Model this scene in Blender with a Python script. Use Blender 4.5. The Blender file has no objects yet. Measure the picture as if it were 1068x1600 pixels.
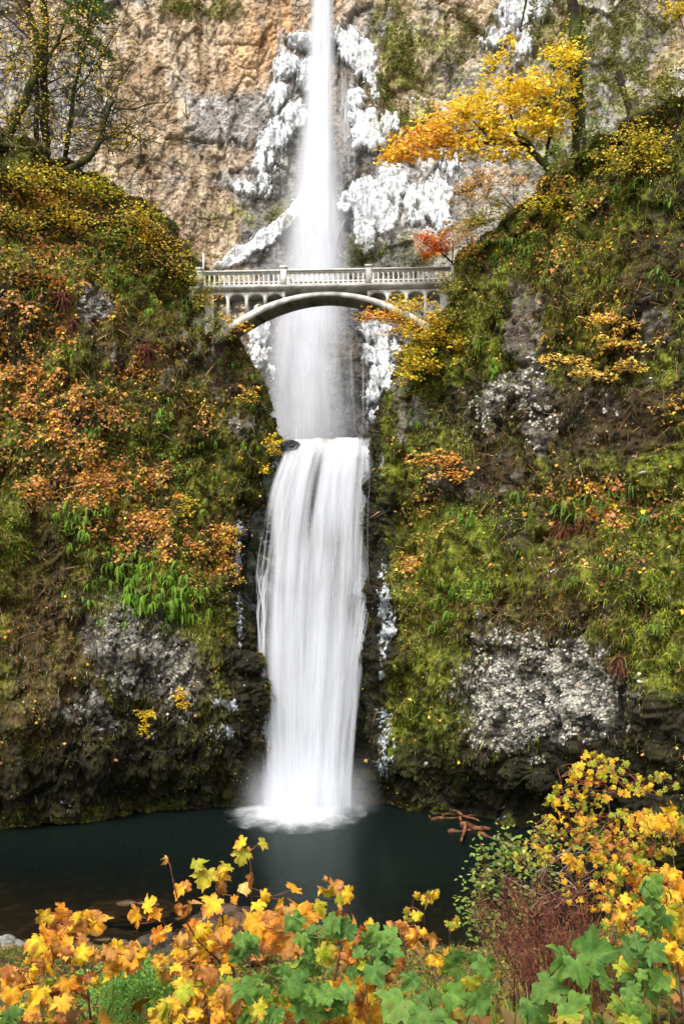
import bpy, math, random
import numpy as np

# ---------------------------------------------------------------- camera, world, sun, exposure
SC = bpy.context.scene
F, UC, VH, HC = 1555.0, 534.0, 938.0, 12.0      # focal length in photo pixels, centre column, horizon row, eye height
cam = bpy.data.cameras.new("camera"); camo = bpy.data.objects.new("camera", cam)
SC.collection.objects.link(camo); SC.camera = camo
camo.location = (0, 0, HC); camo.rotation_euler = (math.radians(90), 0, 0)
cam.sensor_fit = 'VERTICAL'; cam.sensor_height = 36.0; cam.lens = 36.0 * F / 1600.0
cam.shift_y = (VH - 800.0) / 1600.0; cam.clip_start = 0.1; cam.clip_end = 2000

SUN_EL, SUN_ROT = math.radians(57), math.radians(206)
world = bpy.data.worlds.new("World"); SC.world = world; world.use_nodes = True
wn = world.node_tree; bg = wn.nodes["Background"]
sky = wn.nodes.new("ShaderNodeTexSky"); sky.sky_type = 'NISHITA'; sky.sun_disc = False
sky.sun_elevation = SUN_EL; sky.sun_rotation = SUN_ROT; sky.air_density = 1.0; sky.dust_density = 6.0; sky.ozone_density = 0.6
hs = wn.nodes.new("ShaderNodeHueSaturation"); hs.inputs["Saturation"].default_value = 0.16
wn.links.new(sky.outputs[0], hs.inputs["Color"]); wn.links.new(hs.outputs[0], bg.inputs[0]); bg.inputs[1].default_value = 0.15
sun = bpy.data.lights.new("sun", 'SUN'); suno = bpy.data.objects.new("sun", sun); SC.collection.objects.link(suno)
sun.energy = 1.5; sun.angle = math.radians(16); sun.color = (1.0, 0.955, 0.86)
from mathutils import Vector
sd = Vector((math.sin(SUN_ROT) * math.cos(SUN_EL), math.cos(SUN_ROT) * math.cos(SUN_EL), math.sin(SUN_EL)))
suno.rotation_euler = sd.to_track_quat('Z', 'Y').to_euler()
SC.view_settings.view_transform = 'Standard'; SC.view_settings.look = 'None'
SC.view_settings.gamma = 1.0; SC.view_settings.exposure = 0.87
SC.cycles.transparent_max_bounces = 20; SC.cycles.max_bounces = 5
SC.cycles.volume_bounces = 1

rng = np.random.default_rng(7); R = random.Random(11)
PI = math.pi

# ---------------------------------------------------------------- helpers
def at(u, v, Y):
    return np.array([(u - UC) / F * Y, Y, HC + (VH - v) / F * Y])
def proj(P):
    return UC + F * P[..., 0] / P[..., 1], VH - F * (P[..., 2] - HC) / P[..., 1]

def _h(ix, iy, iz, seed):
    with np.errstate(over='ignore'):
        U = np.uint32
        h = ix.astype(U) * U(374761393) + iy.astype(U) * U(668265263) + iz.astype(U) * U(2654435761) + U((seed * 97531) & 0xffffffff)
        h = (h ^ (h >> U(13))) * U(1274126177)
        h = (h ^ (h >> U(15))) * U(2246822519)
        h = h ^ (h >> U(16))
    return (h & U(0xffffff)).astype(np.float32) * np.float32(1 / 16777216.0)
def vnoise(P, f, seed=0):
    P = np.asarray(P, np.float32) * np.float32(1.0)
    Q = P * np.asarray(f, np.float32) + seed * 17.13
    I = np.floor(Q).astype(np.int32); T = (Q - I).astype(np.float32); T = T * T * T * (T * (T * 6 - 15) + 10)
    x, y, z = I[..., 0], I[..., 1], I[..., 2]; a, b, c = T[..., 0], T[..., 1], T[..., 2]
    out = 0
    for dx in (0, 1):
        for dy in (0, 1):
            for dz in (0, 1):
                w = (a if dx else 1 - a) * (b if dy else 1 - b) * (c if dz else 1 - c)
                out = out + w * _h(x + dx, y + dy, z + dz, seed)
    return out
ROT = np.array([[0.8, 0.36, -0.48], [-0.6, 0.48, -0.64], [0, 0.8, 0.6]], np.float32)
def fbm(P, f, octv=5, seed=0, gain=0.5):
    """0..1, mean .5"""
    s = 0; a = 1.0; n = 0; Q = np.asarray(P, np.float32) * np.asarray(f, np.float32)
    for o in range(octv):
        s = s + a * vnoise(Q, 1.0, seed + o * 7); n += a; a *= gain; Q = (Q @ ROT.T) * 2.03
    return s / n
def worley(P, f, seed=0, jit=0.95):
    Q = np.asarray(P, np.float32) * np.asarray(f, np.float32); I = np.floor(Q).astype(np.int32); Fr = (Q - I).astype(np.float32)
    F1 = np.full(Q.shape[:-1], 9., np.float32); F2 = F1.copy(); ID = np.zeros_like(F1)
    for dx in (-1, 0, 1):
        for dy in (-1, 0, 1):
            for dz in (-1, 0, 1):
                x, y, z = I[..., 0] + dx, I[..., 1] + dy, I[..., 2] + dz
                ox = dx + .5 + jit * (_h(x, y, z, seed) - .5) - Fr[..., 0]
                oy = dy + .5 + jit * (_h(x, y, z, seed + 1) - .5) - Fr[..., 1]
                oz = dz + .5 + jit * (_h(x, y, z, seed + 2) - .5) - Fr[..., 2]
                d = ox * ox + oy * oy + oz * oz; m = d < F1
                F2 = np.where(m, F1, np.minimum(F2, d)); ID = np.where(m, _h(x, y, z, seed + 3), ID); F1 = np.where(m, d, F1)
    return np.sqrt(F1), np.sqrt(F2), ID
def sst(a, b, x):
    t = np.clip((x - a) / (b - a), 0, 1); return t * t * (3 - 2 * t)
def blobs(u, v, L):
    """soft patches given as (column, row, half width, half height, strength[, turn in degrees])"""
    s = np.zeros(np.shape(u), np.float32)
    for b in L:
        cu, cv, ru, rv, w = b[:5]; r = math.radians(b[5]) if len(b) > 5 else 0
        du, dv = u - cu, v - cv
        x = (du * math.cos(r) + dv * math.sin(r)) / ru; y = (-du * math.sin(r) + dv * math.cos(r)) / rv
        s = np.maximum(s, w * np.exp(-(x * x + y * y) ** 1.5 * 0.7))
    return s
def mixc(a, b, t):
    return a + (np.asarray(b, np.float32) - a) * np.asarray(t)[..., None]

def mesh(name, V, faces, mat, col=None, dens=None, parent=None, smooth=False, fk=None):
    """V (n,3); faces (m,k) index array, or a list of such arrays with different k"""
    V = np.ascontiguousarray(V, np.float32).reshape(-1, 3)
    if not isinstance(faces, list): faces = [faces]
    faces = [np.asarray(f, np.int32) for f in faces if len(f)]
    me = bpy.data.meshes.new(name)
    me.vertices.add(len(V)); me.vertices.foreach_set("co", V.ravel())
    idx = np.concatenate([f.ravel() for f in faces]); tot = np.concatenate([np.full(len(f), f.shape[1], np.int32) for f in faces])
    st = np.concatenate([[0], np.cumsum(tot)[:-1]]).astype(np.int32)
    me.loops.add(len(idx)); me.loops.foreach_set("vertex_index", idx)
    me.polygons.add(len(tot)); me.polygons.foreach_set("loop_start", st); me.polygons.foreach_set("loop_total", tot)
    if smooth: me.polygons.foreach_set("use_smooth", np.ones(len(tot), bool))
    me.update(calc_edges=True)
    if col is not None:
        c = np.ones((len(V), 4), np.float32); c[:, :3] = np.clip(np.asarray(col).reshape(-1, 3), 0, 1)
        me.attributes.new("Col", 'FLOAT_COLOR', 'POINT').data.foreach_set("color", c.ravel())
    if dens is not None:
        me.attributes.new("dens", 'FLOAT', 'POINT').data.foreach_set("value", np.ascontiguousarray(dens, np.float32).ravel())
    me.materials.append(mat)
    o = bpy.data.objects.new(name, me); SC.collection.objects.link(o)
    if parent is not None: o.parent = parent
    return o
def gridfaces(nt, ns):
    i = np.arange(nt * ns).reshape(nt, ns)
    return np.stack([i[:-1, :-1], i[:-1, 1:], i[1:, 1:], i[1:, :-1]], -1).reshape(-1, 4)
def tag(o, label=None, cat=None, group=None, kind=None):
    if label: o["label"] = label
    if cat: o["category"] = cat
    if group: o["group"] = group
    if kind: o["kind"] = kind
    return o
def empty(name, loc, rz=0.0):
    o = bpy.data.objects.new(name, None); SC.collection.objects.link(o); o.location = [float(c) for c in loc]; o.rotation_euler = (0, 0, rz)
    o.empty_display_size = 0.3
    return o
def copy_tree(o, parent=None):
    c = o.copy(); SC.collection.objects.link(c)
    if parent is not None: c.parent = parent
    for ch in list(o.children): copy_tree(ch, c)
    return c

class MB:
    """collects pieces into one mesh"""
    def __init__(s): s.V = []; s.F4 = []; s.F3 = []; s.C = []; s.n = 0
    def add(s, V, F4=None, F3=None, col=(1, 1, 1)):
        V = np.asarray(V, np.float32).reshape(-1, 3); s.V.append(V)
        if F4 is not None and len(F4): s.F4.append(np.asarray(F4) + s.n)
        if F3 is not None and len(F3): s.F3.append(np.asarray(F3) + s.n)
        c = np.asarray(col, np.float32)
        s.C.append(np.broadcast_to(c, (len(V), 3)) if c.ndim == 1 else c); s.n += len(V)
    def build(s, name, mat, parent=None, smooth=False, off=None):
        V = np.concatenate(s.V)
        if off is not None: V = V - np.asarray(off, np.float32)
        fs = []
        if s.F4: fs.append(np.concatenate(s.F4))
        if s.F3: fs.append(np.concatenate(s.F3))
        return mesh(name, V, fs, mat, np.concatenate(s.C), parent=parent, smooth=smooth)
    def box(s, x0, x1, y0, y1, z0, z1, col=(1, 1, 1)):
        V = [(x, y, z) for x in (x0, x1) for y in (y0, y1) for z in (z0, z1)]
        s.add(V, [(0, 1, 3, 2), (4, 6, 7, 5), (0, 4, 5, 1), (2, 3, 7, 6), (0, 2, 6, 4), (1, 5, 7, 3)], col=col)
    def tube(s, pts, rad, n=5, col=(1, 1, 1), cap=True):
        P = np.asarray(pts, np.float64); k = len(P); rad = np.broadcast_to(np.asarray(rad, np.float64), (k,))
        T = np.gradient(P, axis=0); T /= np.linalg.norm(T, axis=1)[:, None] + 1e-9
        up = np.array([0, 0, 1.]) if abs(T[0, 2]) < .9 else np.array([1., 0, 0])
        A = np.cross(T, up); A /= np.linalg.norm(A, axis=1)[:, None] + 1e-9; B = np.cross(T, A)
        th = np.arange(n) * 2 * PI / n
        V = P[:, None] + rad[:, None, None] * (A[:, None] * np.cos(th)[None, :, None] + B[:, None] * np.sin(th)[None, :, None])
        f = []
        for i in range(k - 1):
            for j in range(n):
                f.append((i * n + j, i * n + (j + 1) % n, (i + 1) * n + (j + 1) % n, (i + 1) * n + j))
        V = V.reshape(-1, 3); F3 = []
        if cap:
            V = np.concatenate([V, P[:1], P[-1:]]); a, b = k * n, k * n + 1
            F3 = [(a, (j + 1) % n, j) for j in range(n)] + [(b, (k - 1) * n + j, (k - 1) * n + (j + 1) % n) for j in range(n)]
        s.add(V, f, F3, col)

# ---------------------------------------------------------------- materials
def newmat(name):
    m = bpy.data.materials.new(name); m.use_nodes = True
    nt = m.node_tree; nt.nodes.clear(); out = nt.nodes.new("ShaderNodeOutputMaterial")
    return m, nt, out
def colmat(name, rough=0.85, nscale=8.0, namp=0.35, bump=0.3, bscale=20.0, spec=0.3, transl=0.0, bdist=0.05):
    """colour comes from the thing's own painted pattern (Col), broken up by fine noise"""
    m, nt, out = newmat(name); N = nt.nodes.new; L = nt.links.new
    at_ = N("ShaderNodeAttribute"); at_.attribute_name = "Col"
    tc = N("ShaderNodeTexCoord"); nz = N("ShaderNodeTexNoise"); nz.inputs["Scale"].default_value = nscale; nz.inputs["Detail"].default_value = 4
    L(tc.outputs["Object"], nz.inputs["Vector"])
    mr = N("ShaderNodeMapRange"); mr.inputs["From Min"].default_value = .3; mr.inputs["From Max"].default_value = .7
    mr.inputs["To Min"].default_value = 1 - namp; mr.inputs["To Max"].default_value = 1 + namp; L(nz.outputs[0], mr.inputs[0])
    mx = N("ShaderNodeVectorMath"); mx.operation = 'SCALE'; L(at_.outputs["Color"], mx.inputs[0]); L(mr.outputs[0], mx.inputs["Scale"])
    p = N("ShaderNodeBsdfPrincipled"); L(mx.outputs[0], p.inputs["Base Color"]); p.inputs["Roughness"].default_value = rough
    p.inputs["Specular IOR Level"].default_value = spec
    if bump:
        n2 = N("ShaderNodeTexNoise"); n2.inputs["Scale"].default_value = bscale; n2.inputs["Detail"].default_value = 5; L(tc.outputs["Object"], n2.inputs["Vector"])
        b = N("ShaderNodeBump"); b.inputs["Strength"].default_value = bump; b.inputs["Distance"].default_value = bdist; L(n2.outputs[0], b.inputs["Height"]); L(b.outputs[0], p.inputs["Normal"])
    if transl:
        t = N("ShaderNodeBsdfTranslucent"); L(mx.outputs[0], t.inputs["Color"]); ms = N("ShaderNodeMixShader"); ms.inputs[0].default_value = transl
        L(p.outputs[0], ms.inputs[1]); L(t.outputs[0], ms.inputs[2]); L(ms.outputs[0], out.inputs[0])
    else: L(p.outputs[0], out.inputs[0])
    return m
M_rock = colmat("mossy_rock", .9, 9, .3, .7, 14, .2)
M_pale = colmat("pale_rock", .9, 4, .22, .6, 3.5, .2, 0, .2)
M_wet = colmat("wet_rock", .35, 7, .4, .8, 9, .5)
M_leaf = colmat("leaf", .55, 6, .15, 0, 10, .35, .35)
M_bigleaf = colmat("broad_leaf", .62, 26, .26, .5, 45, .22, .32, .006)
M_moss = colmat("moss", .95, 5, .3, 0, 10, .1, .2)
M_bark = colmat("bark", .9, 6, .4, .8, 18, .2)
M_conc = colmat("weathered_concrete", .85, 2.5, .18, .25, 25, .25)
M_ice = colmat("ice", .5, 4, .04, .3, 12, .5, .15)
M_lichen = colmat("lichen", .95, 12, .15, 0, 10, .1)

def water_mat():
    m, nt, out = newmat("falling_water"); N = nt.nodes.new; L = nt.links.new
    a = N("ShaderNodeAttribute"); a.attribute_name = "dens"
    d = N("ShaderNodeBsdfDiffuse"); d.inputs[0].default_value = (.84, .86, .91, 1)
    t = N("ShaderNodeBsdfTranslucent"); t.inputs[0].default_value = (.9, .92, .965, 1)
    ms = N("ShaderNodeMixShader"); ms.inputs[0].default_value = .35; L(d.outputs[0], ms.inputs[1]); L(t.outputs[0], ms.inputs[2])
    tr = N("ShaderNodeBsdfTransparent")
    tc = N("ShaderNodeTexCoord"); mp = N("ShaderNodeMapping"); mp.inputs["Scale"].default_value = (9, 3, .25); L(tc.outputs["Object"], mp.inputs[0])
    nz = N("ShaderNodeTexNoise"); nz.inputs["Scale"].default_value = 1; nz.inputs["Detail"].default_value = 3; L(mp.outputs[0], nz.inputs["Vector"])
    mr = N("ShaderNodeMapRange"); mr.inputs["From Min"].default_value = .3; mr.inputs["From Max"].default_value = .7; mr.inputs["To Min"].default_value = .82; mr.inputs["To Max"].default_value = 1.12; L(nz.outputs[0], mr.inputs[0])
    mu = N("ShaderNodeMath"); mu.operation = 'MULTIPLY'; mu.use_clamp = True; L(a.outputs["Fac"], mu.inputs[0]); L(mr.outputs[0], mu.inputs[1])
    mm = N("ShaderNodeMixShader"); L(mu.outputs[0], mm.inputs[0]); L(tr.outputs[0], mm.inputs[1]); L(ms.outputs[0], mm.inputs[2]); L(mm.outputs[0], out.inputs[0])
    return m
M_fall = water_mat()

def pool_mat():
    m, nt, out = newmat("pool_water"); N = nt.nodes.new; L = nt.links.new
    a = N("ShaderNodeAttribute"); a.attribute_name = "dens"
    tc = N("ShaderNodeTexCoord"); mp = N("ShaderNodeMapping"); mp.inputs["Scale"].default_value = (1.1, 2.2, 1); L(tc.outputs["Object"], mp.inputs[0])
    nz = N("ShaderNodeTexNoise"); nz.inputs["Scale"].default_value = 1.6; nz.inputs["Detail"].default_value = 3; L(mp.outputs[0], nz.inputs["Vector"])
    b = N("ShaderNodeBump"); b.inputs["Strength"].default_value = .35; b.inputs["Distance"].default_value = .06; L(nz.outputs[0], b.inputs["Height"])
    g = N("ShaderNodeBsdfGlossy"); g.inputs["Roughness"].default_value = .24; g.inputs[0].default_value = (.32, .37, .33, 1); L(b.outputs[0], g.inputs["Normal"])
    df = N("ShaderNodeBsdfDiffuse"); df.inputs[0].default_value = (.005, .009, .008, 1)
    tr = N("ShaderNodeBsdfTransparent"); tr.inputs[0].default_value = (.62, .58, .45, 1)
    m1 = N("ShaderNodeMixShader"); L(a.outputs["Fac"], m1.inputs[0]); L(tr.outputs[0], m1.inputs[1]); L(df.outputs[0], m1.inputs[2])
    fr = N("ShaderNodeFresnel"); fr.inputs[0].default_value = 1.33; L(b.outputs[0], fr.inputs["Normal"])
    m2 = N("ShaderNodeMixShader"); L(fr.outputs[0], m2.inputs[0]); L(m1.outputs[0], m2.inputs[1]); L(g.outputs[0], m2.inputs[2]); L(m2.outputs[0], out.inputs[0])
    return m
M_pool = pool_mat()

# ---------------------------------------------------------------- the canyon: three rock masses with real depth
def YL(X): return np.interp(X, [-80, -45, -30, -18.6, -12.2, -5, 5], [28, 38, 47, 52.8, 56.2, 59.6, 61])
def YR(X): return np.interp(X, [-3, 2.5, 6.0, 9.1, 10.8, 14.4, 30, 60], [60, 58.6, 56, 52.8, 50.5, 46, 36, 30])
def oh(z): return 2.0 * sst(0, 3.5, z)
def leanL(z): return .22 * np.maximum(z - 9, 0) + .12 * np.maximum(z - 24, 0)
def leanR(z): return .10 * np.maximum(z - 12, 0) + 1.2 * sst(13, 17, z) + .12 * np.maximum(z - 27, 0)
def solve(edge, Yf, lean, side):
    zs, xs = [], []
    for u, v in edge:
        Y = 58.0
        for _ in range(12):
            p = at(u, v, Y); z = p[2]; Y = float(Yf(p[0] + side * 1.5) + lean(z) - oh(z) + 1.5)
            Y = min(max(Y, 30), 75)
        zs.append(z); xs.append(p[0])
    return np.array(zs), np.array(xs)
edgeL = [(392, 1300), (398, 1250), (396, 1100), (388, 1000), (380, 900), (383, 850), (392, 815), (408, 790), (420, 760), (440, 722), (452, 700), (453, 688),
         (432, 650), (412, 600), (388, 558), (362, 522), (338, 502), (322, 470), (312, 425), (290, 405), (262, 372), (235, 330), (200, 300), (150, 272), (95, 250), (0, 238)]
edgeR = [(572, 1300), (566, 1250), (580, 1150), (592, 1000), (597, 900), (590, 800), (588, 740), (586, 697), (592, 680), (606, 630), (618, 590), (640, 545), (662, 500),
         (690, 468), (702, 430), (708, 410), (722, 392), (762, 360), (800, 325), (830, 290), (868, 262), (950, 215), (1068, 160)]
def grad_normals(P, flip=1):
    ds = np.gradient(P, axis=1); dt = np.gradient(P, axis=0); n = np.cross(ds, dt) * flip
    return n / (np.linalg.norm(n, axis=-1, keepdims=True) + 1e-9)
def rockdisp(P, seed, amp=1.0):
    W = P + 1.2 * (np.stack([fbm(P, .5, 3, seed + 90), fbm(P, .5, 3, seed + 91), fbm(P, .5, 3, seed + 92)], -1) - .5)
    big = fbm(P, (.11, .11, .08), 3, seed) - .5
    r1 = fbm(P, (.3, .3, .22), 5, seed + 20) - .5
    f1, f2, idr = worley(W, (.42, .42, .27), seed + 30); c1 = np.minimum(f2 - f1, .22) / .22
    g1, g2, idq = worley(W, (1.2, 1.2, .85), seed + 40); c2 = np.minimum(g2 - g1, .25) / .25
    fine = fbm(P, 2.6, 5, seed + 50, .6) - .5
    rid = 1 - np.abs(2 * fbm(P, (.55, .55, .3), 4, seed + 60) - 1) * 1.6
    d = amp * (2.4 * big + 1.7 * r1 + .60 * (idr - .5) + .16 * (c1 - 1) + .16 * (idq - .5) + .05 * (c2 - 1) + .55 * fine + .35 * rid)
    return d, c1, c2, idr, idq, fine
# zones of the two lower walls (places authored in photo columns/rows, patterns in world space)
ORL = [(60, 330, 120, 60, .7), (60, 420, 90, 60, .7), (40, 520, 70, 60, .9), (60, 620, 80, 70, 1.0), (150, 640, 70, 40, .7), (130, 740, 110, 50, 1.15), (220, 760, 70, 30, .9, 20), (230, 830, 90, 40, 1.0, 20), (330, 870, 50, 50, 1.1), (200, 600, 60, 30, .6), (250, 560, 60, 20, .5, -30), (130, 480, 60, 40, .6), (330, 640, 50, 40, .4), (180, 390, 80, 40, .5), (360, 820, 26, 26, .9)]
GRL = [(230, 915, 95, 48, 1.25), (270, 860, 60, 26, .8), (122, 805, 40, 34, 1.2), (250, 660, 120, 110, .62), (300, 480, 60, 50, .6), (230, 440, 80, 60, .55), (395, 600, 30, 60, .6), (110, 545, 20, 14, 1.1), (143, 672, 18, 16, 1.1), (255, 640, 26, 22, .9), (290, 770, 60, 40, .6), (15, 850, 30, 80, .8), (390, 700, 40, 24, .6)]
LIL = [(200, 990, 80, 60, .95), (240, 1040, 90, 60, 1.0), (130, 1110, 50, 34, 1.0), (280, 1100, 50, 40, .7), (145, 480, 26, 30, .9), (330, 560, 30, 40, .5), (380, 670, 40, 30, .5), (120, 940, 20, 40, .6), (215, 1130, 90, 50, .55), (295, 550, 20, 30, .5)]
BRL = [(70, 1000, 60, 160, .9), (90, 880, 40, 60, .6), (280, 560, 60, 120, .6), (360, 560, 40, 70, .7), (20, 1150, 60, 80, .5), (200, 520, 60, 60, .5)]
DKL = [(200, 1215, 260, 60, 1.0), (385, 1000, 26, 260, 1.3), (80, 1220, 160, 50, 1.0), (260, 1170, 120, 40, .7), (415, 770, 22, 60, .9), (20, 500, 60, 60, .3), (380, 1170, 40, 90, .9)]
ORR = [(950, 790, 120, 34, .8), (700, 725, 40, 20, .4), (960, 870, 90, 24, .4), (640, 880, 26, 40, .5), (830, 300, 90, 50, .5), (1040, 640, 40, 30, .5), (930, 520, 100, 50, .35), (680, 790, 60, 40, .35), (870, 360, 90, 60, .4)]
GRR = [(930, 790, 100, 44, .9), (720, 940, 60, 34, .8), (745, 800, 60, 30, .8), (665, 570, 34, 50, .9), (650, 640, 20, 60, .7), (860, 350, 60, 40, .8), (770, 560, 40, 60, .6), (790, 500, 24, 60, .5), (1020, 900, 70, 50, .8), (1030, 1000, 50, 60, .7), (930, 560, 60, 40, .4), (880, 280, 60, 20, .6), (780, 400, 60, 40, .6), (680, 690, 60, 60, .35), (990, 330, 60, 60, .35)]
LIR = [(850, 1085, 130, 82, 1.25), (900, 1020, 70, 30, .8), (820, 1150, 80, 30, 1.0), (780, 1000, 50, 34, .7), (930, 1130, 60, 34, .9), (840, 630, 40, 60, .7), (770, 620, 40, 40, .7), (700, 760, 40, 26, .6), (930, 640, 60, 40, .45), (1000, 560, 50, 40, .5), (880, 880, 40, 20, .3)]
RKR = [(812, 500, 24, 60, 1.3), (845, 520, 16, 50, 1.0), (815, 570, 26, 30, 1.0), (640, 655, 24, 34, 1.0), (780, 620, 50, 50, .7), (850, 650, 30, 60, .9), (1010, 510, 30, 50, .9), (965, 600, 60, 50, .7), (800, 740, 30, 34, .9), (640, 590, 16, 30, .7), (700, 760, 30, 26, .7), (1030, 430, 40, 50, .5), (930, 680, 80, 30, .5)]
BRR = [(960, 650, 110, 50, .9), (800, 960, 160, 40, .8), (880, 470, 90, 60, .5), (900, 880, 60, 40, .5), (870, 750, 120, 20, .6), (760, 720, 60, 40, .6), (1000, 430, 80, 60, .6)]
MOR = [(690, 880, 90, 60, 1.0), (690, 1020, 60, 110, 1.2), (1010, 960, 80, 70, 1.0), (860, 500, 30, 20, 1.2), (850, 560, 30, 14, .9), (740, 500, 60, 70, .8), (660, 1130, 60, 60, .7), (820, 900, 90, 40, .8), (930, 400, 100, 50, .6), (1010, 590, 60, 24, .9), (620, 700, 26, 60, .9), (1040, 1080, 40, 40, .5)]
MOL = [(15, 880, 34, 110, 1.1), (230, 940, 90, 60, .6), (340, 950, 30, 90, .8), (350, 700, 60, 100, .55), (220, 450, 60, 50, .6), (60, 400, 60, 30, .5), (300, 1180, 80, 40, .4), (200, 700, 120, 90, .3), (370, 600, 40, 60, .5)]
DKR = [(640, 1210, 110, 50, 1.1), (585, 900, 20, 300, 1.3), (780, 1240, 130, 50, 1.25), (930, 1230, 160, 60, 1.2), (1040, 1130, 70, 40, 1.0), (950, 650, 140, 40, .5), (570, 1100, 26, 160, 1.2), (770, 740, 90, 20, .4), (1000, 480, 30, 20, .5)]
ICL = [(375, 830, 8, 14, 1.0), (372, 880, 5, 40, .8), (374, 960, 5, 50, .8), (364, 1105, 18, 10, .72), (350, 1140, 18, 14, .72), (340, 1095, 14, 10, .6), (436, 728, 10, 10, .7, 40), (420, 752, 8, 14, .7)]
ICR = [(600, 945, 10, 34, 1.15), (606, 985, 12, 30, 1.1, 20), (597, 1045, 8, 24, .8), (600, 1120, 12, 30, .8), (604, 1155, 12, 24, .95), (600, 1190, 14, 20, .9), (597, 900, 6, 20, .7), (597, 720, 4, 20, .6)]
def side_cliff(side, edge, Yf, lean, nz_, ns):
    zs, xs = solve(edge, Yf, lean, side)
    o = np.argsort(zs); zs, xs = zs[o], xs[o]
    zt = zs[-1]; zs = np.concatenate([[-4], zs, [zt + 4, zt + 9]]); xs = np.concatenate([[xs[0]], xs, [xs[-1] + side * 14, xs[-1] + side * 40]])
    if side < 0: xs = np.minimum.accumulate(np.maximum(xs, -70)) if False else xs
    z = np.linspace(-3, zt + 7, nz_); Xe = np.interp(z, zs, xs)
    k = 9; ker = np.ones(k) / k; Xs = np.convolve(np.pad(Xe, k // 2, mode='edge'), ker, 'valid'); Xe = Xs
    na, nb = int(ns * .13), int(ns * .09); nf = ns - na - nb
    w = np.linspace(1, 0, nf) ** 1.35                       # front face, denser towards the falls
    Xf = (Xe + side * 1.5)[:, None] + side * 34 * w[None, :]
    ov = (oh(z) - lean(z))[:, None]
    Yfr = Yf(Xf) - ov
    Yedge = Yf(Xe + side * 1.5)[:, None] - ov
    th = np.linspace(0, PI / 2, na + 1)[1:]
    Xa = (Xe + side * 1.5)[:, None] - side * 1.5 * np.sin(th)[None, :]; Ya = Yedge + 1.9 * (1 - np.cos(th))[None, :]
    b = np.linspace(0, 1, nb + 1)[1:] ** 1.6 * 26
    Xb = Xe[:, None] + side * .14 * b[None, :]; Yb = Yedge + 1.9 + b[None, :]
    X = np.concatenate([Xf, Xa, Xb], 1); Y = np.concatenate([Yfr, Ya, Yb], 1)
    P = np.stack([X, Y, np.broadcast_to(z[:, None], X.shape)], -1).astype(np.float64)
    if side > 0: P = P[:, ::-1]
    N = grad_normals(P)
    d, *ex = rockdisp(P, 100 if side < 0 else 300, 1.15)
    m1, m2, mi = worley(P + .4 * (np.stack([fbm(P, 1, 3, 97), fbm(P, 1, 3, 98), fbm(P, 1, 3, 99)], -1) - .5), (.95, .95, .75), 77 + side)
    d = d + (.34 * (1 - m1 * m1) * (mi > .35) - .25 * (mi < .18)) * sst(.4, .6, fbm(P, .35, 3, 95)) + .25 * (fbm(P, (3, 3, 1.6), 4, 94, .65) - .5)
    _u, _v = proj(P); peb = np.clip(blobs(_u, _v, DKL + LIL + DKR + LIR), 0, 1); e1, e2, ei = worley(P, (3.6, 3.6, 3.0), 66)
    d = d + peb * (.16 * (1 - e1 * e1) + .10 * (ei - .5) + .25 * (fbm(P, 1.4, 4, 93) - .5))
    P2 = P + N * d[..., None]
    N2 = grad_normals(P2); u, v = proj(P2)
    return dict(P=P2, N=N2, u=u, v=v, ex=ex, B=P)
CL = side_cliff(-1, edgeL, YL, leanL, 840, 800)
CR = side_cliff(1, edgeR, YR, leanR, 840, 800)

# upper cliff, behind the bridge
nz_, ns = 800, 960
Xg = np.linspace(-36, 40, ns); Zg = np.linspace(17, 68, nz_)
Xm, Zm = np.meshgrid(Xg, Zg)
Ym = 84 + .10 * (Zm - 20) - .004 * (Xm + 3) ** 2 * np.sign(np.abs(Xm)) - 3.0 * np.exp(-((Xm + 16) / 7) ** 2) * sst(60, 25, Zm) + 1.6 * np.exp(-((Xm + 1.8) / 3.5) ** 2) * sst(24, 40, Zm)
Pu = np.stack([Xm, Ym, Zm], -1)
uu0, vv0 = proj(Pu)
ICE = [(470, 66, 24, 12, 1.2), (445, 105, 26, 24, 1.2), (478, 120, 20, 26, 1.2), (432, 150, 18, 30, 1.0, 15), (455, 185, 22, 26, 1.2, 20), (428, 215, 26, 30, 1.1, 25),
       (410, 255, 20, 24, 1.0, 20), (382, 298, 20, 10, 1.0, 20), (410, 292, 16, 20, .9),
       (468, 322, 22, 9, 1.9, -42), (440, 350, 32, 10, 1.9, -42), (410, 378, 34, 12, 1.8, -38), (372, 402, 32, 12, 1.5, -25), (350, 416, 20, 6, 1.0),
       (548, 75, 22, 26, 1.3), (572, 95, 22, 30, 1.2), (585, 125, 16, 16, 1.0), (535, 62, 10, 14, 1.2), (588, 150, 12, 14, .9), (558, 160, 18, 22, 1.0), (570, 185, 24, 16, 1.1),
       (580, 215, 30, 24, 1.3), (610, 200, 20, 26, 1.0), (560, 235, 12, 10, 1.0),
       (548, 320, 22, 14, 1.2, -40), (580, 320, 28, 34, 1.9), (572, 360, 16, 36, 1.8), (612, 290, 24, 30, 1.5), (600, 345, 20, 26, 1.4), (645, 310, 20, 24, 1.1), (680, 318, 26, 34, 1.5), (690, 350, 22, 18, .9), (650, 345, 20, 16, .9),
       (700, 260, 40, 40, .7), (800, 25, 32, 30, 1.0), (830, 15, 40, 26, 1.1), (815, 75, 20, 36, 1.0), (795, 230, 34, 30, .75), (640, 165, 30, 14, .6), (770, 60, 26, 22, .8),
       (402, 520, 20, 34, 1.2), (398, 560, 20, 24, 1.1), (420, 575, 12, 28, .7), (590, 520, 26, 20, 1.2), (585, 555, 22, 22, 1.1), (605, 590, 30, 26, 1.2, 20), (580, 620, 16, 26, 1.0), (595, 650, 24, 20, .9), (600, 545, 28, 30, 1.0)]
iceb = blobs(uu0, vv0, ICE)
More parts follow.
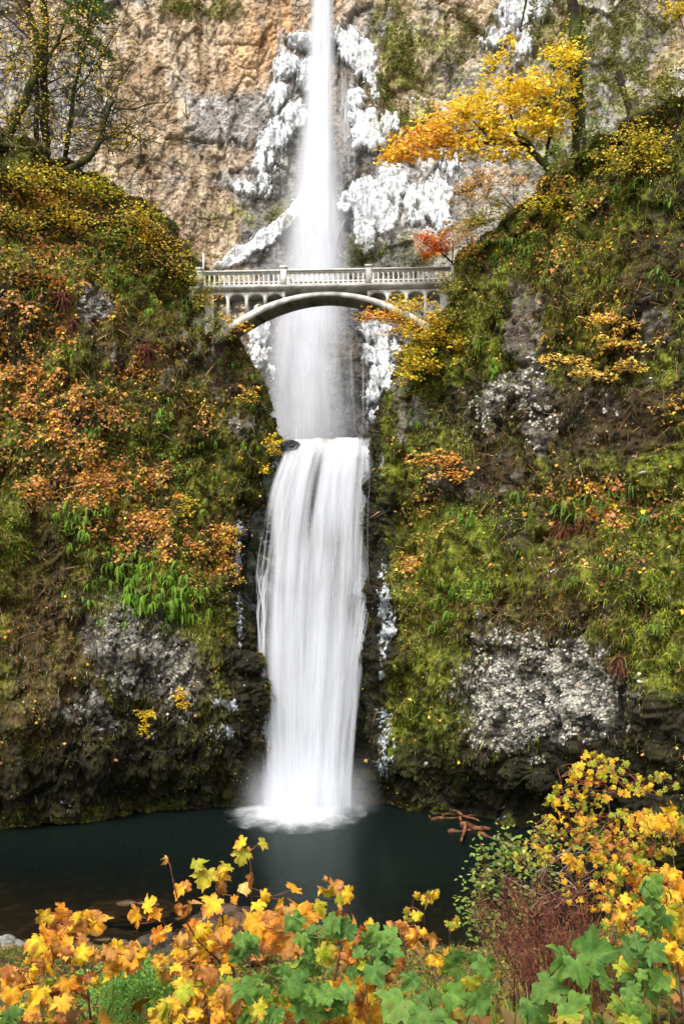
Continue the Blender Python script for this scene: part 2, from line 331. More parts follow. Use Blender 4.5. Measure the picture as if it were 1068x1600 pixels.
dU, c1, c2, idr, idq, fine = rockdisp(Pu, 500, .95)
col1, col2, cid = worley(Pu + .5 * (np.stack([fbm(Pu, .9, 3, 540), fbm(Pu, .9, 3, 541), fbm(Pu, .9, 3, 542)], -1) - .5), (1.3, 1.3, .34), 545)
q1, q2, qid = worley(Pu + .3 * (np.stack([fbm(Pu, 2, 3, 550), fbm(Pu, 2, 3, 551), fbm(Pu, 2, 3, 552)], -1) - .5), (2.6, 2.6, 1.6), 555)
L1, L2, L3 = worley(Pu + .8 * (np.stack([fbm(Pu, .5, 3, 570), fbm(Pu, .5, 3, 571), fbm(Pu, .5, 3, 572)], -1) - .5), (.30, .30, .16), 575)
crk = np.minimum(1, (col2 - col1) / .10) * (.45 + .55 * np.minimum(1, (q2 - q1) / .14))
dU = .62 * dU + .36 * (cid - .5) + .12 * (qid - .5) + .07 * (crk - 1) + .14 * (fbm(Pu, 3.2, 4, 560, .7) - .5) + .6 * (L3 - .5) + .10 * (np.minimum(1, (L2 - L1) / .05) - 1)
iceN = fbm(Pu, (2.6, 2.6, 1.1), 5, 611, .72); ice = sst(.42, .52, iceb * .66 + (iceN - .5) * 1.2)
dU = dU * (1 - .35 * ice) + .6 * ice * (.5 + fbm(Pu, (3, 3, .6), 3, 620))
Nu = grad_normals(Pu); Pu2 = Pu + Nu * dU[..., None]; Nu2 = grad_normals(Pu2); uu, vv = proj(Pu2)
CU = dict(P=Pu2, N=Nu2, u=uu, v=vv)
print("cliffs", CL['P'].shape, CU['P'].shape)

def shade_upper():
    P = Pu; n1 = fbm(P, .16, 5, 700); n2 = fbm(P, (1.1, 1.1, .5), 5, 701, .6); st = fbm(P, (1.6, 1.6, .12), 4, 702); n3 = fbm(P, 1.3, 4, 703)
    grey = mixc(np.broadcast_to(np.array([.25, .225, .20], np.float32), P.shape), (.42, .395, .365), sst(.35, .65, n2))
    tan = mixc(np.broadcast_to(np.array([.29, .20, .12], np.float32), P.shape), (.50, .39, .27), sst(.35, .65, st))
    C = mixc(grey, tan, sst(.40, .58, n1 + .36 * blobs(uu, vv, [(330, 60, 140, 110, 1), (260, 160, 80, 100, .7), (330, 250, 60, 40, .9), (660, 60, 60, 60, .5), (320, 330, 60, 70, .8)]) - .06))
    C = mixc(C, (.62, .33, .13), blobs(uu, vv, [(425, 40, 40, 60, .85), (390, 90, 40, 40, .5), (590, 20, 60, 20, .5)]) * sst(.35, .6, st))
    C = mixc(C, (.27, .27, .07), np.clip(1.3 * blobs(uu, vv, [(615, 110, 40, 110, .9), (660, 70, 60, 50, .6), (640, 200, 50, 50, .7), (690, 150, 70, 50, .45), (600, 30, 40, 40, .4), (440, 330, 30, 14, .8, -40), (380, 340, 50, 20, .5),
                                                           (920, 60, 120, 110, .55), (990, 140, 90, 60, .6), (870, 200, 60, 80, .6), (560, 400, 20, 24, .8), (640, 400, 60, 30, .5), (310, 10, 50, 18, .8)]) * sst(.40, .62, n3), 0, .9))
    dark = np.clip(1 - (c1 * .5 + .5) * 1.0, 0, 1)
    C = C * (.84 + .16 * np.minimum(1, (L2 - L1) / .04))[..., None] * (.84 + .32 * L3)[..., None] * (.78 + .22 * crk[..., None]) * (.90 + .2 * qid[..., None]) * 1.15 * (1 - .2 * (1 - c1)[..., None]) * (1 - .10 * (1 - c2)[..., None]) * (.80 + .35 * idq[..., None])
    wet = blobs(uu, vv, [(505, 300, 55, 230, 1.0), (545, 150, 26, 70, 1.0), (548, 240, 24, 50, .9), (600, 250, 40, 24, .8), (500, 590, 130, 170, 1.15), (450, 400, 60, 60, .9), (620, 400, 90, 22, .8), (440, 300, 40, 60, .6), (640, 560, 50, 140, .9)])
    C = mixc(C, C * .28 + np.array([.03, .032, .035], np.float32), np.clip(wet, 0, 1))
    C = mixc(C, mixc(np.broadcast_to(np.array([.62, .64, .67], np.float32), P.shape), (.95, .95, .95), sst(.38, .56, fbm(P, (5, 5, 1.6), 4, 612, .65))), ice)
    return C
nvis = (vv < 1e9)
mesh("upper_cliff", Pu2, gridfaces(nz_, ns), M_pale, shade_upper(), smooth=True)
tag(bpy.data.objects["upper_cliff"], "pale tan and grey rock wall with ice beside the tall upper waterfall", "cliff", kind="structure")

def zones(C, S):
    P, u, v = C['P'], C['u'], C['v']
    w1 = (fbm(P, .8, 4, 800 + S) - .5) * 60; w2 = (fbm(P, .8, 4, 820 + S) - .5) * 60
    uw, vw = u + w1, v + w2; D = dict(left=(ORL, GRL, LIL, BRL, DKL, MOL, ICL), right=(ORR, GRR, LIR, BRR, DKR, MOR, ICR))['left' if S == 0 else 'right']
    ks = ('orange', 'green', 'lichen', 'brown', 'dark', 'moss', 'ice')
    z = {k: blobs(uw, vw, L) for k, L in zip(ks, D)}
    z['ice'] = blobs(u, v, D[6])
    z['rock'] = blobs(uw, vw, RKR) if S else blobs(uw, vw, [(145, 480, 24, 34, 1.0), (340, 580, 24, 50, .8), (300, 520, 20, 30, .6), (260, 560, 14, 40, .5), (385, 665, 30, 26, .8), (40, 420, 30, 20, .6), (190, 550, 14, 30, .5)])
    return z
def shade_side(C, S):
    P = C['P']; c1, c2, idr, idq, fine = C['ex']; z = C['z'] = zones(C, S)
    a = fbm(P, (2.2, 2.2, 1.1), 5, 830 + S, .6); b = fbm(P, (5, 5, 2.0), 4, 831 + S, .6); c = fbm(P, .5, 4, 832 + S); st = fbm(P, (7, 7, .8), 3, 833 + S)
    base = mixc(np.broadcast_to(np.array([.024, .020, .010], np.float32), P.shape), (.068, .052, .024), sst(.35, .65, a))
    mo = mixc(np.broadcast_to(np.array(([.040, .050, .008] if S else [.038, .045, .008]), np.float32), P.shape), ((.20, .22, .020) if S else (.18, .19, .020)), sst(.38, .66, b * .6 + st * .4))
    ms = sst(.42, .60, c * .55 + a * .45 + .20 * z['moss'] + .02 - .14 * z['brown'] - .15 * z['lichen'] - .13 * z['rock'] - .12 * z['dark'])
    C_ = mixc(base, mo, ms)
    rk = mixc(np.broadcast_to(np.array([.075, .066, .058], np.float32), P.shape), (.20, .18, .15), sst(.35, .65, a * .5 + b * .5)) * (.7 + .6 * idq[..., None])
    C_ = mixc(C_, rk, sst(.45, .60, z['rock'] * .75 + (idq - .5) * .5 + (a - .5) * .6))
    C_ = mixc(C_, rk * .55, sst(.4, .6, z['lichen'] * .9))
    C_ = mixc(C_, (.15, .085, .032), np.clip(z['brown'], 0, 1) * sst(.4, .65, st * .6 + a * .4) * .7)
    # lichen crust: separate pale flakes
    w = P + .25 * (np.stack([fbm(P, 3, 3, 840 + S), fbm(P, 3, 3, 841 + S), fbm(P, 3, 3, 842 + S)], -1) - .5)
    f1, f2, ii = worley(w, (5.5, 5.5, 4.0), 850 + S)
    fl = sst(.06, .16, f2 - f1) * sst(.0, .10, z['lichen'] * (1.0 if S else .72) - .30 - ii * .62 + (a - .5) * 1.2)
    pale = mixc(np.broadcast_to(np.array([.20, .19, .17], np.float32), P.shape), (.58, .55, .47), ii)
    fl = fl * sst(.40, .52, fbm(P, .9, 3, 855 + S) + .22 * z['lichen'] - .12)
    C['flake'] = fl
    C_ = mixc(C_, pale, fl)
    C_ = C_ * (1 - .3 * (1 - c1)[..., None]) * (1 - .2 * (1 - c2)[..., None])
    C_ = mixc(C_, C_ * .18 + np.array([.007, .007, .004], np.float32), np.clip(z['dark'], 0, 1) * .95)  # dark zones: shade of the undercut wall foot put into the rock colour
    ic = sst(.50, .60, z['ice'] * .62 + (fbm(P, (5, 5, 3), 4, 860 + S, .65) - .5) * 1.7)
    C['icem'] = ic
    C_ = mixc(C_, (.58, .62, .66), ic)
    return C_
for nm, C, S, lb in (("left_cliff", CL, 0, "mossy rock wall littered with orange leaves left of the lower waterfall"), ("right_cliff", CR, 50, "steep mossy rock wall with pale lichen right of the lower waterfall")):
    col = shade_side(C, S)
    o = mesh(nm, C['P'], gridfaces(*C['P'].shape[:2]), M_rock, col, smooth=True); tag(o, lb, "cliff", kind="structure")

# wall behind the lower falls, folding back into the river bed above
nb1, nb2, nsb = 340, 60, 300
zb = np.linspace(-3, 21.3, nb1); xb = np.linspace(-11, 9, nsb)
XX, ZZ = np.meshgrid(xb, zb); YY = 61.2 - .055 * ZZ
top = np.stack(np.meshgrid(xb, np.linspace(0, 1, nb2)[1:]), -1)
Pb = np.stack([XX, YY, ZZ], -1)
Pt = np.stack([top[..., 0], 60.03 + top[..., 1] * 24, 21.3 + 0 * top[..., 0]], -1)
Pb = np.concatenate([Pb, Pt], 0); Nb = grad_normals(Pb)
db, b1, b2, bi, bq, bf = rockdisp(Pb, 900, .5)
fade = 1 - .75 * sst(18, 21, Pb[..., 2])
Pb2 = Pb + Nb * (db * fade)[..., None]
nn = fbm(Pb, (2, 2, 1), 4, 910)
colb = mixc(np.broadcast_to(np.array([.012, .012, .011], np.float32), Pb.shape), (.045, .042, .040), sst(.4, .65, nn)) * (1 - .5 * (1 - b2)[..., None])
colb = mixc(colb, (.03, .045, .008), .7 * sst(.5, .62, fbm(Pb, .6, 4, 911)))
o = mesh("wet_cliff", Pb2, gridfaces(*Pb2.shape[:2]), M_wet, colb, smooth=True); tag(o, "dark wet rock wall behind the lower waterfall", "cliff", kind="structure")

# ground: near bank, going down under the pool
gx = np.concatenate([np.linspace(-60, -22, 30)[:-1], np.linspace(-22, 22, 420), np.linspace(22, 60, 30)[1:]]); gy = np.concatenate([np.linspace(-30, 2, 40)[:-1], np.linspace(2, 40, 420), np.linspace(40, 90, 60)[1:]])
GX, GY = np.meshgrid(gx, gy)
def gz(X, Y):
    z = np.interp(Y, [-30, -6, 2, 5, 8, 12, 25, 33, 36, 45, 60, 90], [12.5, 10.9, 10.5, 9.75, 8.55, 6.9, 2.25, .25, -.5, -1.9, -3.4, -3.6])
    z = z + 1.5 * sst(1.0, 5.5, X) * sst(3, 8, Y) * sst(24, 13, Y)
    z = z + .3 * sst(-4, -14, X) * sst(26, 34, Y)
    P = np.stack([X, Y, 0 * X], -1)
    return z + .45 * (fbm(P, .5, 4, 1000) - .5) + .2 * (fbm(P, 2.2, 4, 1001) - .5)
GZ = gz(GX, GY); Pg = np.stack([GX, GY, GZ], -1)
ng = fbm(Pg, 1.7, 5, 1010, .6); nh = fbm(Pg, .4, 4, 1011)
gcol = mixc(np.broadcast_to(np.array([.030, .022, .014], np.float32), Pg.shape), (.10, .062, .03), sst(.35, .65, ng))
gcol = mixc(gcol, (.055, .075, .015), sst(.5, .6, nh) * (Pg[..., 2] > 0))
s1, s2, si = worley(Pg, (1.6, 1.6, 1.6), 1020)
st = sst(.05, .25, s2 - s1) * (si > .45)
bed = mixc(np.broadcast_to(np.array([.035, .022, .012], np.float32), Pg.shape), np.array([.11, .07, .04]), st * si)
gcol = np.where((Pg[..., 2] < .02)[..., None], bed, gcol)
Pg[..., 2] += .12 * st * si * (Pg[..., 2] < .1)
o = mesh("ground", Pg, gridfaces(*Pg.shape[:2]), M_rock, gcol, smooth=True); tag(o, "dark leaf strewn bank sloping down to the pool", "ground", kind="structure")

# pool
px = np.linspace(-40, 40, 260); py = np.linspace(31, 70, 200); PX, PY = np.meshgrid(px, py)
dep = -gz(PX, PY)
dn = np.clip(.30 + .62 * sst(.3, 2.3, dep) , 0, .97) * (1 - .42 * sst(-1, -9, PX) * sst(54, 38, PY))
o = mesh("water", np.stack([PX, PY, 0 * PX], -1), gridfaces(200, 260), M_pool, dens=dn, smooth=True); tag(o, "dark green plunge pool below the lower waterfall", "pool", kind="structure")
A_SC = np.array([1.0, 0.0, 0.0])
# ---------------------------------------------------------------- falling water
def fall_sheet(rows, n_a, n_t, seed, k, depth, amp, sharp=.5):
    """rows: (row v, left u, right u, Y); returns points, side parameter and height parameter"""
    rows = np.array(rows, float); vs = np.linspace(rows[0, 0], rows[-1, 0], n_t)
    l = np.interp(vs, rows[:, 0], rows[:, 1]); r = np.interp(vs, rows[:, 0], rows[:, 2]); Yd = np.interp(vs, rows[:, 0], rows[:, 3]) + depth
    def sm(x, kk=15): return np.convolve(np.pad(x, kk // 2, mode='edge'), np.ones(kk) / kk, 'valid')
    l, r, Yd = sm(l, 51), sm(r, 51), sm(Yd, 31)
    a = np.linspace(0, 1, n_a); A, V = np.meshgrid(a, vs)
    U = l[:, None] + (r - l)[:, None] * A; Y = Yd[:, None] + 0 * U
    X = (U - UC) / F * Y; Z = HC + (VH - V) / F * Y
    Q = np.stack([A * (r - l).mean() / 27.0, 0 * A + k * 3.1, Z], -1)
    Y2 = Y - amp * (fbm(Q, (.7, 1, .10), 4, seed) - .5) - .9 * amp * np.sin(PI * A) * .4
    P = np.stack([X, Y2, Z], -1)
    return P, A, V, U, Q
root = empty("waterfall", at(495, 1255, 58)); tag(root, "silky white lower waterfall dropping into the dark pool", "waterfall", kind="structure")
rows = [(684, 450, 590, 59.9), (694, 446, 590, 59.0), (720, 434, 590, 58.5), (760, 418, 589, 58.3), (800, 409, 589, 58.2), (860, 402, 588, 58.1), (900, 397, 586, 57.9), (950, 395, 583, 57.8), (1000, 395, 577, 57.8), (1050, 397, 570, 57.8), (1100, 400, 564, 57.8), (1150, 403, 558, 57.8), (1200, 405, 554, 57.8), (1268, 405, 552, 57.8)]
for k in range(4):
    P, A, V, U, Q = fall_sheet(rows, 200, 420, 1100 + k, k, (.28, .0, -.25, -.5)[k], .5)
    s1 = fbm(Q, (1.6, 1, .07), 4, 1110 + k, .6); s2 = fbm(Q, (4, 1, .07), 3, 1120 + k, .55); s3 = fbm(Q, (.7, 1, .16), 3, 1130 + k)
    soft = (.05, .035, .09, .14)[k]
    wob = .025 * (fbm(Q, (.1, 1, .5), 3, 1140 + k) - .5)
    e = sst(0, soft, A + wob - .015) * sst(0, soft * 1.1, 1 - A + wob - .015)
    body = blobs(U, V, [(505, 760, 70, 90, .9), (560, 850, 22, 200, .6), (490, 860, 26, 200, .62), (450, 830, 22, 120, .62), (455, 1050, 50, 120, .95), (500, 1100, 50, 200, 1.0), (420, 940, 14, 60, .35), (540, 1010, 24, 60, .75), (480, 1200, 70, 100, 1.0), (520, 900, 30, 160, .45), (515, 700, 70, 26, .95)])
    thin = blobs(U, V, [(407, 1000, 16, 160, .75), (412, 860, 16, 70, .8), (408, 1160, 8, 110, .8), (488, 765, 9, 60, .45, 8), (580, 900, 12, 120, .6), (470, 700, 16, 16, .2), (575, 960, 12, 60, .3), (545, 950, 18, 40, .15), (520, 900, 24, 80, .28)])
    al = .30 + .50 * body + 2.0 * (s1 - .5) + .5 * (s2 - .5) + .5 * (s3 - .5) - .85 * thin
    al = np.clip(al, 0, 1) * e * (.80, .66, .52, .4)[k]
    lip = 688 - 5 * A + 14 * (fbm(Q * A_SC, (1.6, 1, 0), 3, 1150) - .5) + 8 * sst(.12, 0, A); al *= sst(-2.5, 3, V - lip)
    o = mesh("water_sheet", P - np.array(root.location), gridfaces(420, 200), M_fall, dens=np.clip(al, 0, .97), parent=root, smooth=True)
# stray strands running over the rock on the left and right edges
mb = MB(); VV = []; FF = []; DD = []; n0 = 0
def strand(us, vs, Y, w, al, seed):
    global n0
    t = np.linspace(0, 1, 50); u = np.interp(t, np.linspace(0, 1, len(us)), us); v = np.interp(t, np.linspace(0, 1, len(vs)), vs)
    u = u + (vnoise(np.stack([t * 6, 0 * t + seed, 0 * t], -1), 1., 9) - .5) * 5
    for sgn in (0,):
        P = []
        for j, off in enumerate((-1, 0, 1)):
            X = (u + off * w - UC) / F * Y; P.append(np.stack([X, Y - .06 * (1 - abs(off)) + 0 * X, HC + (VH - v) / F * Y], -1))
        P = np.stack(P, 1); VV.append(P.reshape(-1, 3)); FF.append(gridfaces(50, 3) + n0); n0 += 150
        d = al * (.55 + .9 * (vnoise(np.stack([t * 9, 0 * t + seed, 0 * t], -1), 1., 5) - .3)) * np.sin(PI * np.clip(t, 0, 1)) ** .8
        DD.append(np.stack([0 * d, np.clip(d, 0, 1), 0 * d], 1).ravel())
for i in range(22):
    x = R.uniform(0, 1); u0 = 424 - 18 * x
    strand([u0 + 8, u0 - 6, 404 + 16 * R.random() - 4, 406 + 8 * R.random(), 410 + 6 * R.random()], [R.uniform(790, 900), 900, 960, 1050, R.uniform(1080, 1240)], 57.35, R.uniform(.8, 1.8), R.uniform(.3, .8), i)
for i in range(14):
    s = R.uniform(0, 1)
    strand([575 - 25 * s, 566 - 22 * s, 580 - 14 * s, 574 - 16 * s, 560 - 12 * s, 552 - 8 * s], [R.uniform(880, 930), 925, 935, 960, 1040, R.uniform(1080, 1220)], 57.2, R.uniform(.8, 2.0), R.uniform(.3, .75), 60 + i)
for i in range(22):
    u0 = R.uniform(430, 580); v0 = R.uniform(690, 780)
    strand([u0, u0 - 2, u0 - 3 * (u0 < 500) - 2], [v0, v0 + 90, v0 + R.uniform(130, 300)], 57.2, R.uniform(.8, 2.0), R.uniform(.2, .5), 120 + i)
mesh("water_strands", np.concatenate(VV) - np.array(root.location), np.concatenate(FF), M_fall, dens=np.concatenate(DD), parent=root, smooth=True)

up = empty("waterfall", at(490, 560, 78)); tag(up, "tall narrow upper waterfall falling behind the bridge", "waterfall", kind="structure")
for k in range(3):
    rows = [(-60, 484, 524, 80), (0, 482, 526, 80), (100, 474, 528, 79.6), (200, 462, 534, 79.3), (300, 448, 542, 79), (400, 440, 552, 78.6), (470, 424, 552, 78.2), (520, 412, 560, 77.6), (600, 410, 572, 77), (700, 408, 580, 76.4), (740, 408, 580, 76.2)]
    P, A, V, U, Q = fall_sheet(rows, 150, 420, 1200 + k, k, (.6, 0, -.7)[k], 1.0)
    s1 = fbm(Q, (1.0, 1, .05), 4, 1210 + k, .6); s2 = fbm(Q, (5, 1, .07), 3, 1220 + k, .6); s3 = fbm(Q, (.6, 1, .14), 3, 1230 + k)
    tt = sst(430, 560, V)
    core = np.exp(-((A - .5 - .05 * tt) / .285) ** 2 * 1.6)
    e = np.sin(PI * np.clip(A, 0, 1)) ** 1.2
    hi = core * (1.45 - .3 * sst(250, 450, V))
    lo = e * (.42 + .95 * (s1 - .5) * 1.5 + .8 * (s3 - .5)) * blobs(U, V, [(466, 560, 34, 130, 1.3), (492, 610, 30, 90, .8), (484, 480, 42, 60, 1.05), (460, 660, 44, 60, 1.1), (515, 650, 20, 50, .25)]) * 1.45
    lo = lo * (1 - .85 * blobs(U, V, [(560, 590, 30, 150, 1.0)])) ; e = e * (1 - .7 * blobs(U, V, [(562, 590, 30, 150, 1.0)]))
    al = (hi * (1 - tt) + lo * tt) + .5 * (s2 - .5) * e + .12 * e
    al = np.clip(al, 0, 1) * sst(0, .12, A) * sst(0, .12, 1 - A) * (.85, .7, .6)[k]
    mesh("water_sheet", P - np.array(up.location), gridfaces(420, 150), M_fall, dens=np.clip(al, 0, .97), parent=up, smooth=True)
# side trickles over the dark rock right of the upper plume
VV = []; FF = []; DD = []; n0 = 0
for i in range(34):
    x = R.uniform(530, 556); strand([x, x + R.uniform(-3, 3), x + R.uniform(-6, 4)], [R.uniform(95, 130), 180, R.uniform(200, 320)], 79.2, R.uniform(.8, 2.5), R.uniform(.15, .45), 200 + i)
for i in range(26):
    x = R.uniform(0, 1); strand([560 - 30 * x, 540 - 25 * x, 526 - 14 * x, 520 - 14 * x], [R.uniform(325, 345), 345, 375, R.uniform(410, 450)], 78.4, R.uniform(.8, 2.2), R.uniform(.2, .5), 250 + i)
for i in range(46):
    x = R.uniform(410, 572); strand([x, x + R.uniform(-6, 6), x + R.uniform(-8, 8)], [R.uniform(480, 560), 600, R.uniform(620, 700)], 76.0, R.uniform(.8, 2.6), R.uniform(.12, .36), 300 + i)
mesh("water_strands", np.concatenate(VV) - np.array(up.location), np.concatenate(FF), M_fall, dens=np.concatenate(DD), parent=up, smooth=True)

# foam where the water lands
nr, na = 60, 240
rr, aa = np.meshgrid(np.linspace(0, 1, nr), np.linspace(0, 2 * PI, na), indexing='ij')
Q = np.stack([np.cos(aa) * 3, np.sin(aa) * 3, rr * 1.2], -1)
rad = 1 + .35 * (fbm(Q, 1.0, 3, 1300) - .5)
rad = 1 + .22 * (fbm(Q, .5, 3, 1300) - .5)
FX = -2.7 + rr * rad * 4.0 * np.cos(aa); FY = 56.3 + rr * rad * 5.4 * np.sin(aa)
fd = .95 * sst(1.05, .25, rr + .42 * (fbm(np.stack([FX, FY * .5, 0 * FX], -1), 1.6, 4, 1301, .6) - .5) + .18 * (fbm(np.stack([np.cos(aa) * 7, np.sin(aa) * 7, rr], -1), 1., 3, 1302) - .5))
mesh("foam", np.stack([FX, FY, .02 + .22 * sst(1, 0, rr) * fbm(Q * 2, 1.5, 3, 1303)], -1), gridfaces(nr, na), M_fall, dens=np.clip(fd, 0, .95), smooth=True)
tag(bpy.data.objects["foam"], "white foam where the lower waterfall lands", "foam", kind="stuff")

# spray drifting off the falling water: loose curtains at several depths
def spray(label, rows, blob, seed, amt, depths):
    VV, DD, FF, n = [], [], [], 0
    for k, dp in enumerate(depths):
        P, A, V, U, Q = fall_sheet(rows, 60, 70, seed + k, k, dp, 1.5)
        d = blobs(U, V, blob) * amt * (.45 + 1.1 * fbm(Q, (.5, 1, .35), 4, seed + 9 + k)) * sst(0, .2, A) * sst(0, .2, 1 - A) * sst(0, .15, (V - V.min()) / np.ptp(V)); VV.append(P.reshape(-1, 3)); DD.append(d.ravel()); FF.append(gridfaces(70, 60) + n); n += 4200
    o = mesh("mist", np.concatenate(VV), np.concatenate(FF), M_fall, dens=np.clip(np.concatenate(DD), 0, .6), smooth=True); tag(o, label, "spray", kind="stuff")
spray("pale spray drifting at the foot of the lower waterfall", [(1120, 370, 590, 57), (1272, 350, 610, 57)], [(480, 1250, 78, 50, 1.0)], 1800, .30, (-1.2, 0, 1.2))
spray("pale spray blowing around the upper waterfall behind the bridge", [(150, 440, 570, 78), (400, 400, 590, 77.5), (720, 380, 600, 76.5)], [(486, 380, 40, 110, .8), (468, 560, 50, 130, 1.0), (480, 660, 50, 60, 1.0), (470, 440, 50, 60, .7)], 1820, .22, (-1.5, -.6, .9))

# ---------------------------------------------------------------- bridge
bc = (-.97, 60.35, 0.0); BR = empty("footbridge", bc, -math.radians(3.2)); tag(BR, "pale concrete arch footbridge with balustrade crossing the gorge", "bridge")
def cc(n, seed):
    return None
def concol(P, dirt_shade=0.0):  # dark mix: grime, plus shade painted under arch and deck
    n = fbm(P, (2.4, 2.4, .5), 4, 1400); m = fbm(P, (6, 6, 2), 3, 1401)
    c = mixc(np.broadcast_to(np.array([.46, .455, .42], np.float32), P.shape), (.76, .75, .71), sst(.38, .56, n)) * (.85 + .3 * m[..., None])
    return mixc(c, (.09, .085, .055), np.clip(dirt_shade + sst(.58, .72, m) * .4, 0, .85) if np.ndim(dirt_shade) else np.full(P.shape[:-1], dirt_shade) + sst(.58, .72, m) * .35)
def bpart(name, mb, parent, dirt_shade=0.0, label=None):
    V = np.concatenate(mb.V); c = concol(V, dirt_shade); fs = []
    if mb.F4: fs.append(np.concatenate(mb.F4))
    if mb.F3: fs.append(np.concatenate(mb.F3))
    o = mesh(name, V, fs, M_conc, c, parent=parent)
    if label: o["label"] = label
    return o
W = 2.1                                    # width front to back
ZT, ZS = 31.02, 30.78                      # top of deck slab, top of spandrels
EX = lambda x: 30.72 - 2.15 * (np.abs(x) / 6.35) ** 2.05      # top line of the arch
IN = lambda x: EX(x) - .24 - .42 * (np.abs(x) / 8) ** 1.3
n = 72; xs = np.linspace(-8.6, 8.6, n)
V = []
for x in xs: V += [(x, 0, EX(x)), (x, W, EX(x)), (x, W, IN(x)), (x, 0, IN(x))]
f = []
for i in range(n - 1):
    for j in range(4): f.append((i * 4 + j, (i + 1) * 4 + j, (i + 1) * 4 + (j + 1) % 4, i * 4 + (j + 1) % 4))
mb = MB(); mb.add(V, f); mb.add([V[0], V[1], V[2], V[3]], [(0, 1, 2, 3)]); mb.add(V[-4:], [(3, 2, 1, 0)])
Va = np.concatenate(mb.V)
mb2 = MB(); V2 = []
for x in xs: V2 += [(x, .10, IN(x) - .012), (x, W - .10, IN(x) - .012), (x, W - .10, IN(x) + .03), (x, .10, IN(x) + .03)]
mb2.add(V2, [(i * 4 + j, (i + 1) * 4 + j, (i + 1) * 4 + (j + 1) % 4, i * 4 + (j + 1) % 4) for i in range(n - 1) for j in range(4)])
bpart("arch", mb, BR, .05); bpart("soffit", mb2, BR, .8, "underside of the arch, shade put into its colour")  # soffit sheet: shade under the arch put into its colour
mb = MB()
for x0 in np.arange(-9.2, 9.2, .4): mb.box(x0, x0 + .4, -.22, W + .22, ZS, ZT) if False else None
nx = 46; xs2 = np.linspace(-8.3, 9.2, nx)
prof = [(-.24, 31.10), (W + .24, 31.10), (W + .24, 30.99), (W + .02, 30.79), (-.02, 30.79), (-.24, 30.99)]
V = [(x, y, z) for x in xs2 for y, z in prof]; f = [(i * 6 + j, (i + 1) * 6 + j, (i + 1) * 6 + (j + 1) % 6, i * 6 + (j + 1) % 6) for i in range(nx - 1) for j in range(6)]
mb.add(V, f); bpart("deck", mb, BR, .5, "mossy stained deck edge with painted underside shade")  # moss stain and the shade below the deck, both in the colour
cols = [3.72, 4.86, 6.0, 7.14]
for sgn in (-1, 1):
    for yy in (0.02, W - .26):
        for i, cx in enumerate(cols):
            mb = MB(); w = .085 if i < 3 else .26; z0 = EX(cx) - .05 if i < 3 else 25.5
            mb.box(sgn * cx - w, sgn * cx + w, yy, yy + .24, z0, 30.62); bpart("column", mb, BR, .05)
        # arched heads between the columns
        mb = MB(); edges = [2.5] + cols + [8.4]
        for a_, b_ in zip(edges[:-1], edges[1:]):
            lo, hi_ = a_ + .085, b_ - .085
            if a_ == 2.5: lo = 2.64
            m_, hw = (lo + hi_) / 2, (hi_ - lo) / 2; q = np.linspace(lo, hi_, 15)
            head = 30.30 + .38 * np.sqrt(np.clip(1 - ((q - m_) / hw) ** 2, 0, 1)); head = np.minimum(np.maximum(head, EX(q) - .02), 30.79)
            q = np.concatenate([[a_], q, [b_]]); head = np.concatenate([[max(30.28, EX(a_) - .02)], head, [max(30.28, EX(b_) - .02)]]); head = np.minimum(head, 30.79)
            k = len(q); Vf = [(sgn * x, y, z) for x, h in zip(q, head) for y, z in ((yy + .01, 30.8), (yy + .01, h), (yy + .23, h), (yy + .23, 30.8))]
            ff = [(i * 4 + j, i * 4 + (j + 1) % 4, (i + 1) * 4 + (j + 1) % 4, (i + 1) * 4 + j) for i in range(k - 1) for j in range(4)]
            mb.add(Vf, ff)
        bpart("spandrel_wall", mb, BR, .05)
    # cross walls inside, giving the openings depth
    mb = MB(); mb.box(min(sgn * 7.0, sgn * 9.4), max(sgn * 7.0, sgn * 9.4), .3, W - .3, 25.5, 30.7); bpart("abutment", mb, BR, .3)
for yi, y0 in enumerate((-.14, W - .06)):
    bl = empty("balustrade", (0, 0, 0)); bl.parent = BR
    mb = MB(); mb.box(-7.9, 9.1, y0 - .03, y0 + .25, 31.95, 32.06); mb.box(-7.9, 9.1, y0 + .03, y0 + .19, 31.85, 31.95); bpart("top_rail", mb, bl, .16)
    mb = MB(); mb.box(-7.9, 9.1, y0 + .0, y0 + .22, 31.10, 31.20); bpart("bottom_rail", mb, bl, .34)
    for pxx in (-7.70, -2.57, 2.57, 7.70):
        mb = MB(); mb.box(pxx - .17, pxx + .17, y0 - .07, y0 + .29, 30.95, 32.14); mb.box(pxx - .23, pxx + .23, y0 - .12, y0 + .34, 32.14, 32.22)
        mb.box(pxx - .19, pxx + .19, y0 - .09, y0 + .31, 32.22, 32.27); bpart("post", mb, bl, .05)
    proto = None
    for s0 in (-7.70, -2.57, 2.57):
        for j in range(16):
            x = s0 + .302 * (j + 1)
            if proto is None:
                mb = MB(); wds = [(31.20, .06), (31.26, .042), (31.68, .040), (31.74, .055), (31.80, .085), (31.85, .151)]
                V = [(sx * w, yy, z) for z, w in wds for sx, yy in ((-1, .045), (1, .045), (1, .175), (-1, .175))]
                f = [(i * 4 + j2, i * 4 + (j2 + 1) % 4, (i + 1) * 4 + (j2 + 1) % 4, (i + 1) * 4 + j2) for i in range(5) for j2 in range(4)]
                mb.add(V, f); proto = bpart("baluster", mb, bl, .06); b = proto
            else:
                b = proto.copy(); SC.collection.objects.link(b); b.parent = bl
            b.location = (x, y0, 0)
            b["group"] = "balusters between the bridge posts"
mb = MB(); mb.tube([at(318, 428, 61), at(318, 396, 61)], .05, 6); o = mb.build("signpost", M_conc, off=at(318, 428, 61)); o.location = at(318, 428, 61)
tag(o, "thin white post at the left end of the footbridge", "post")

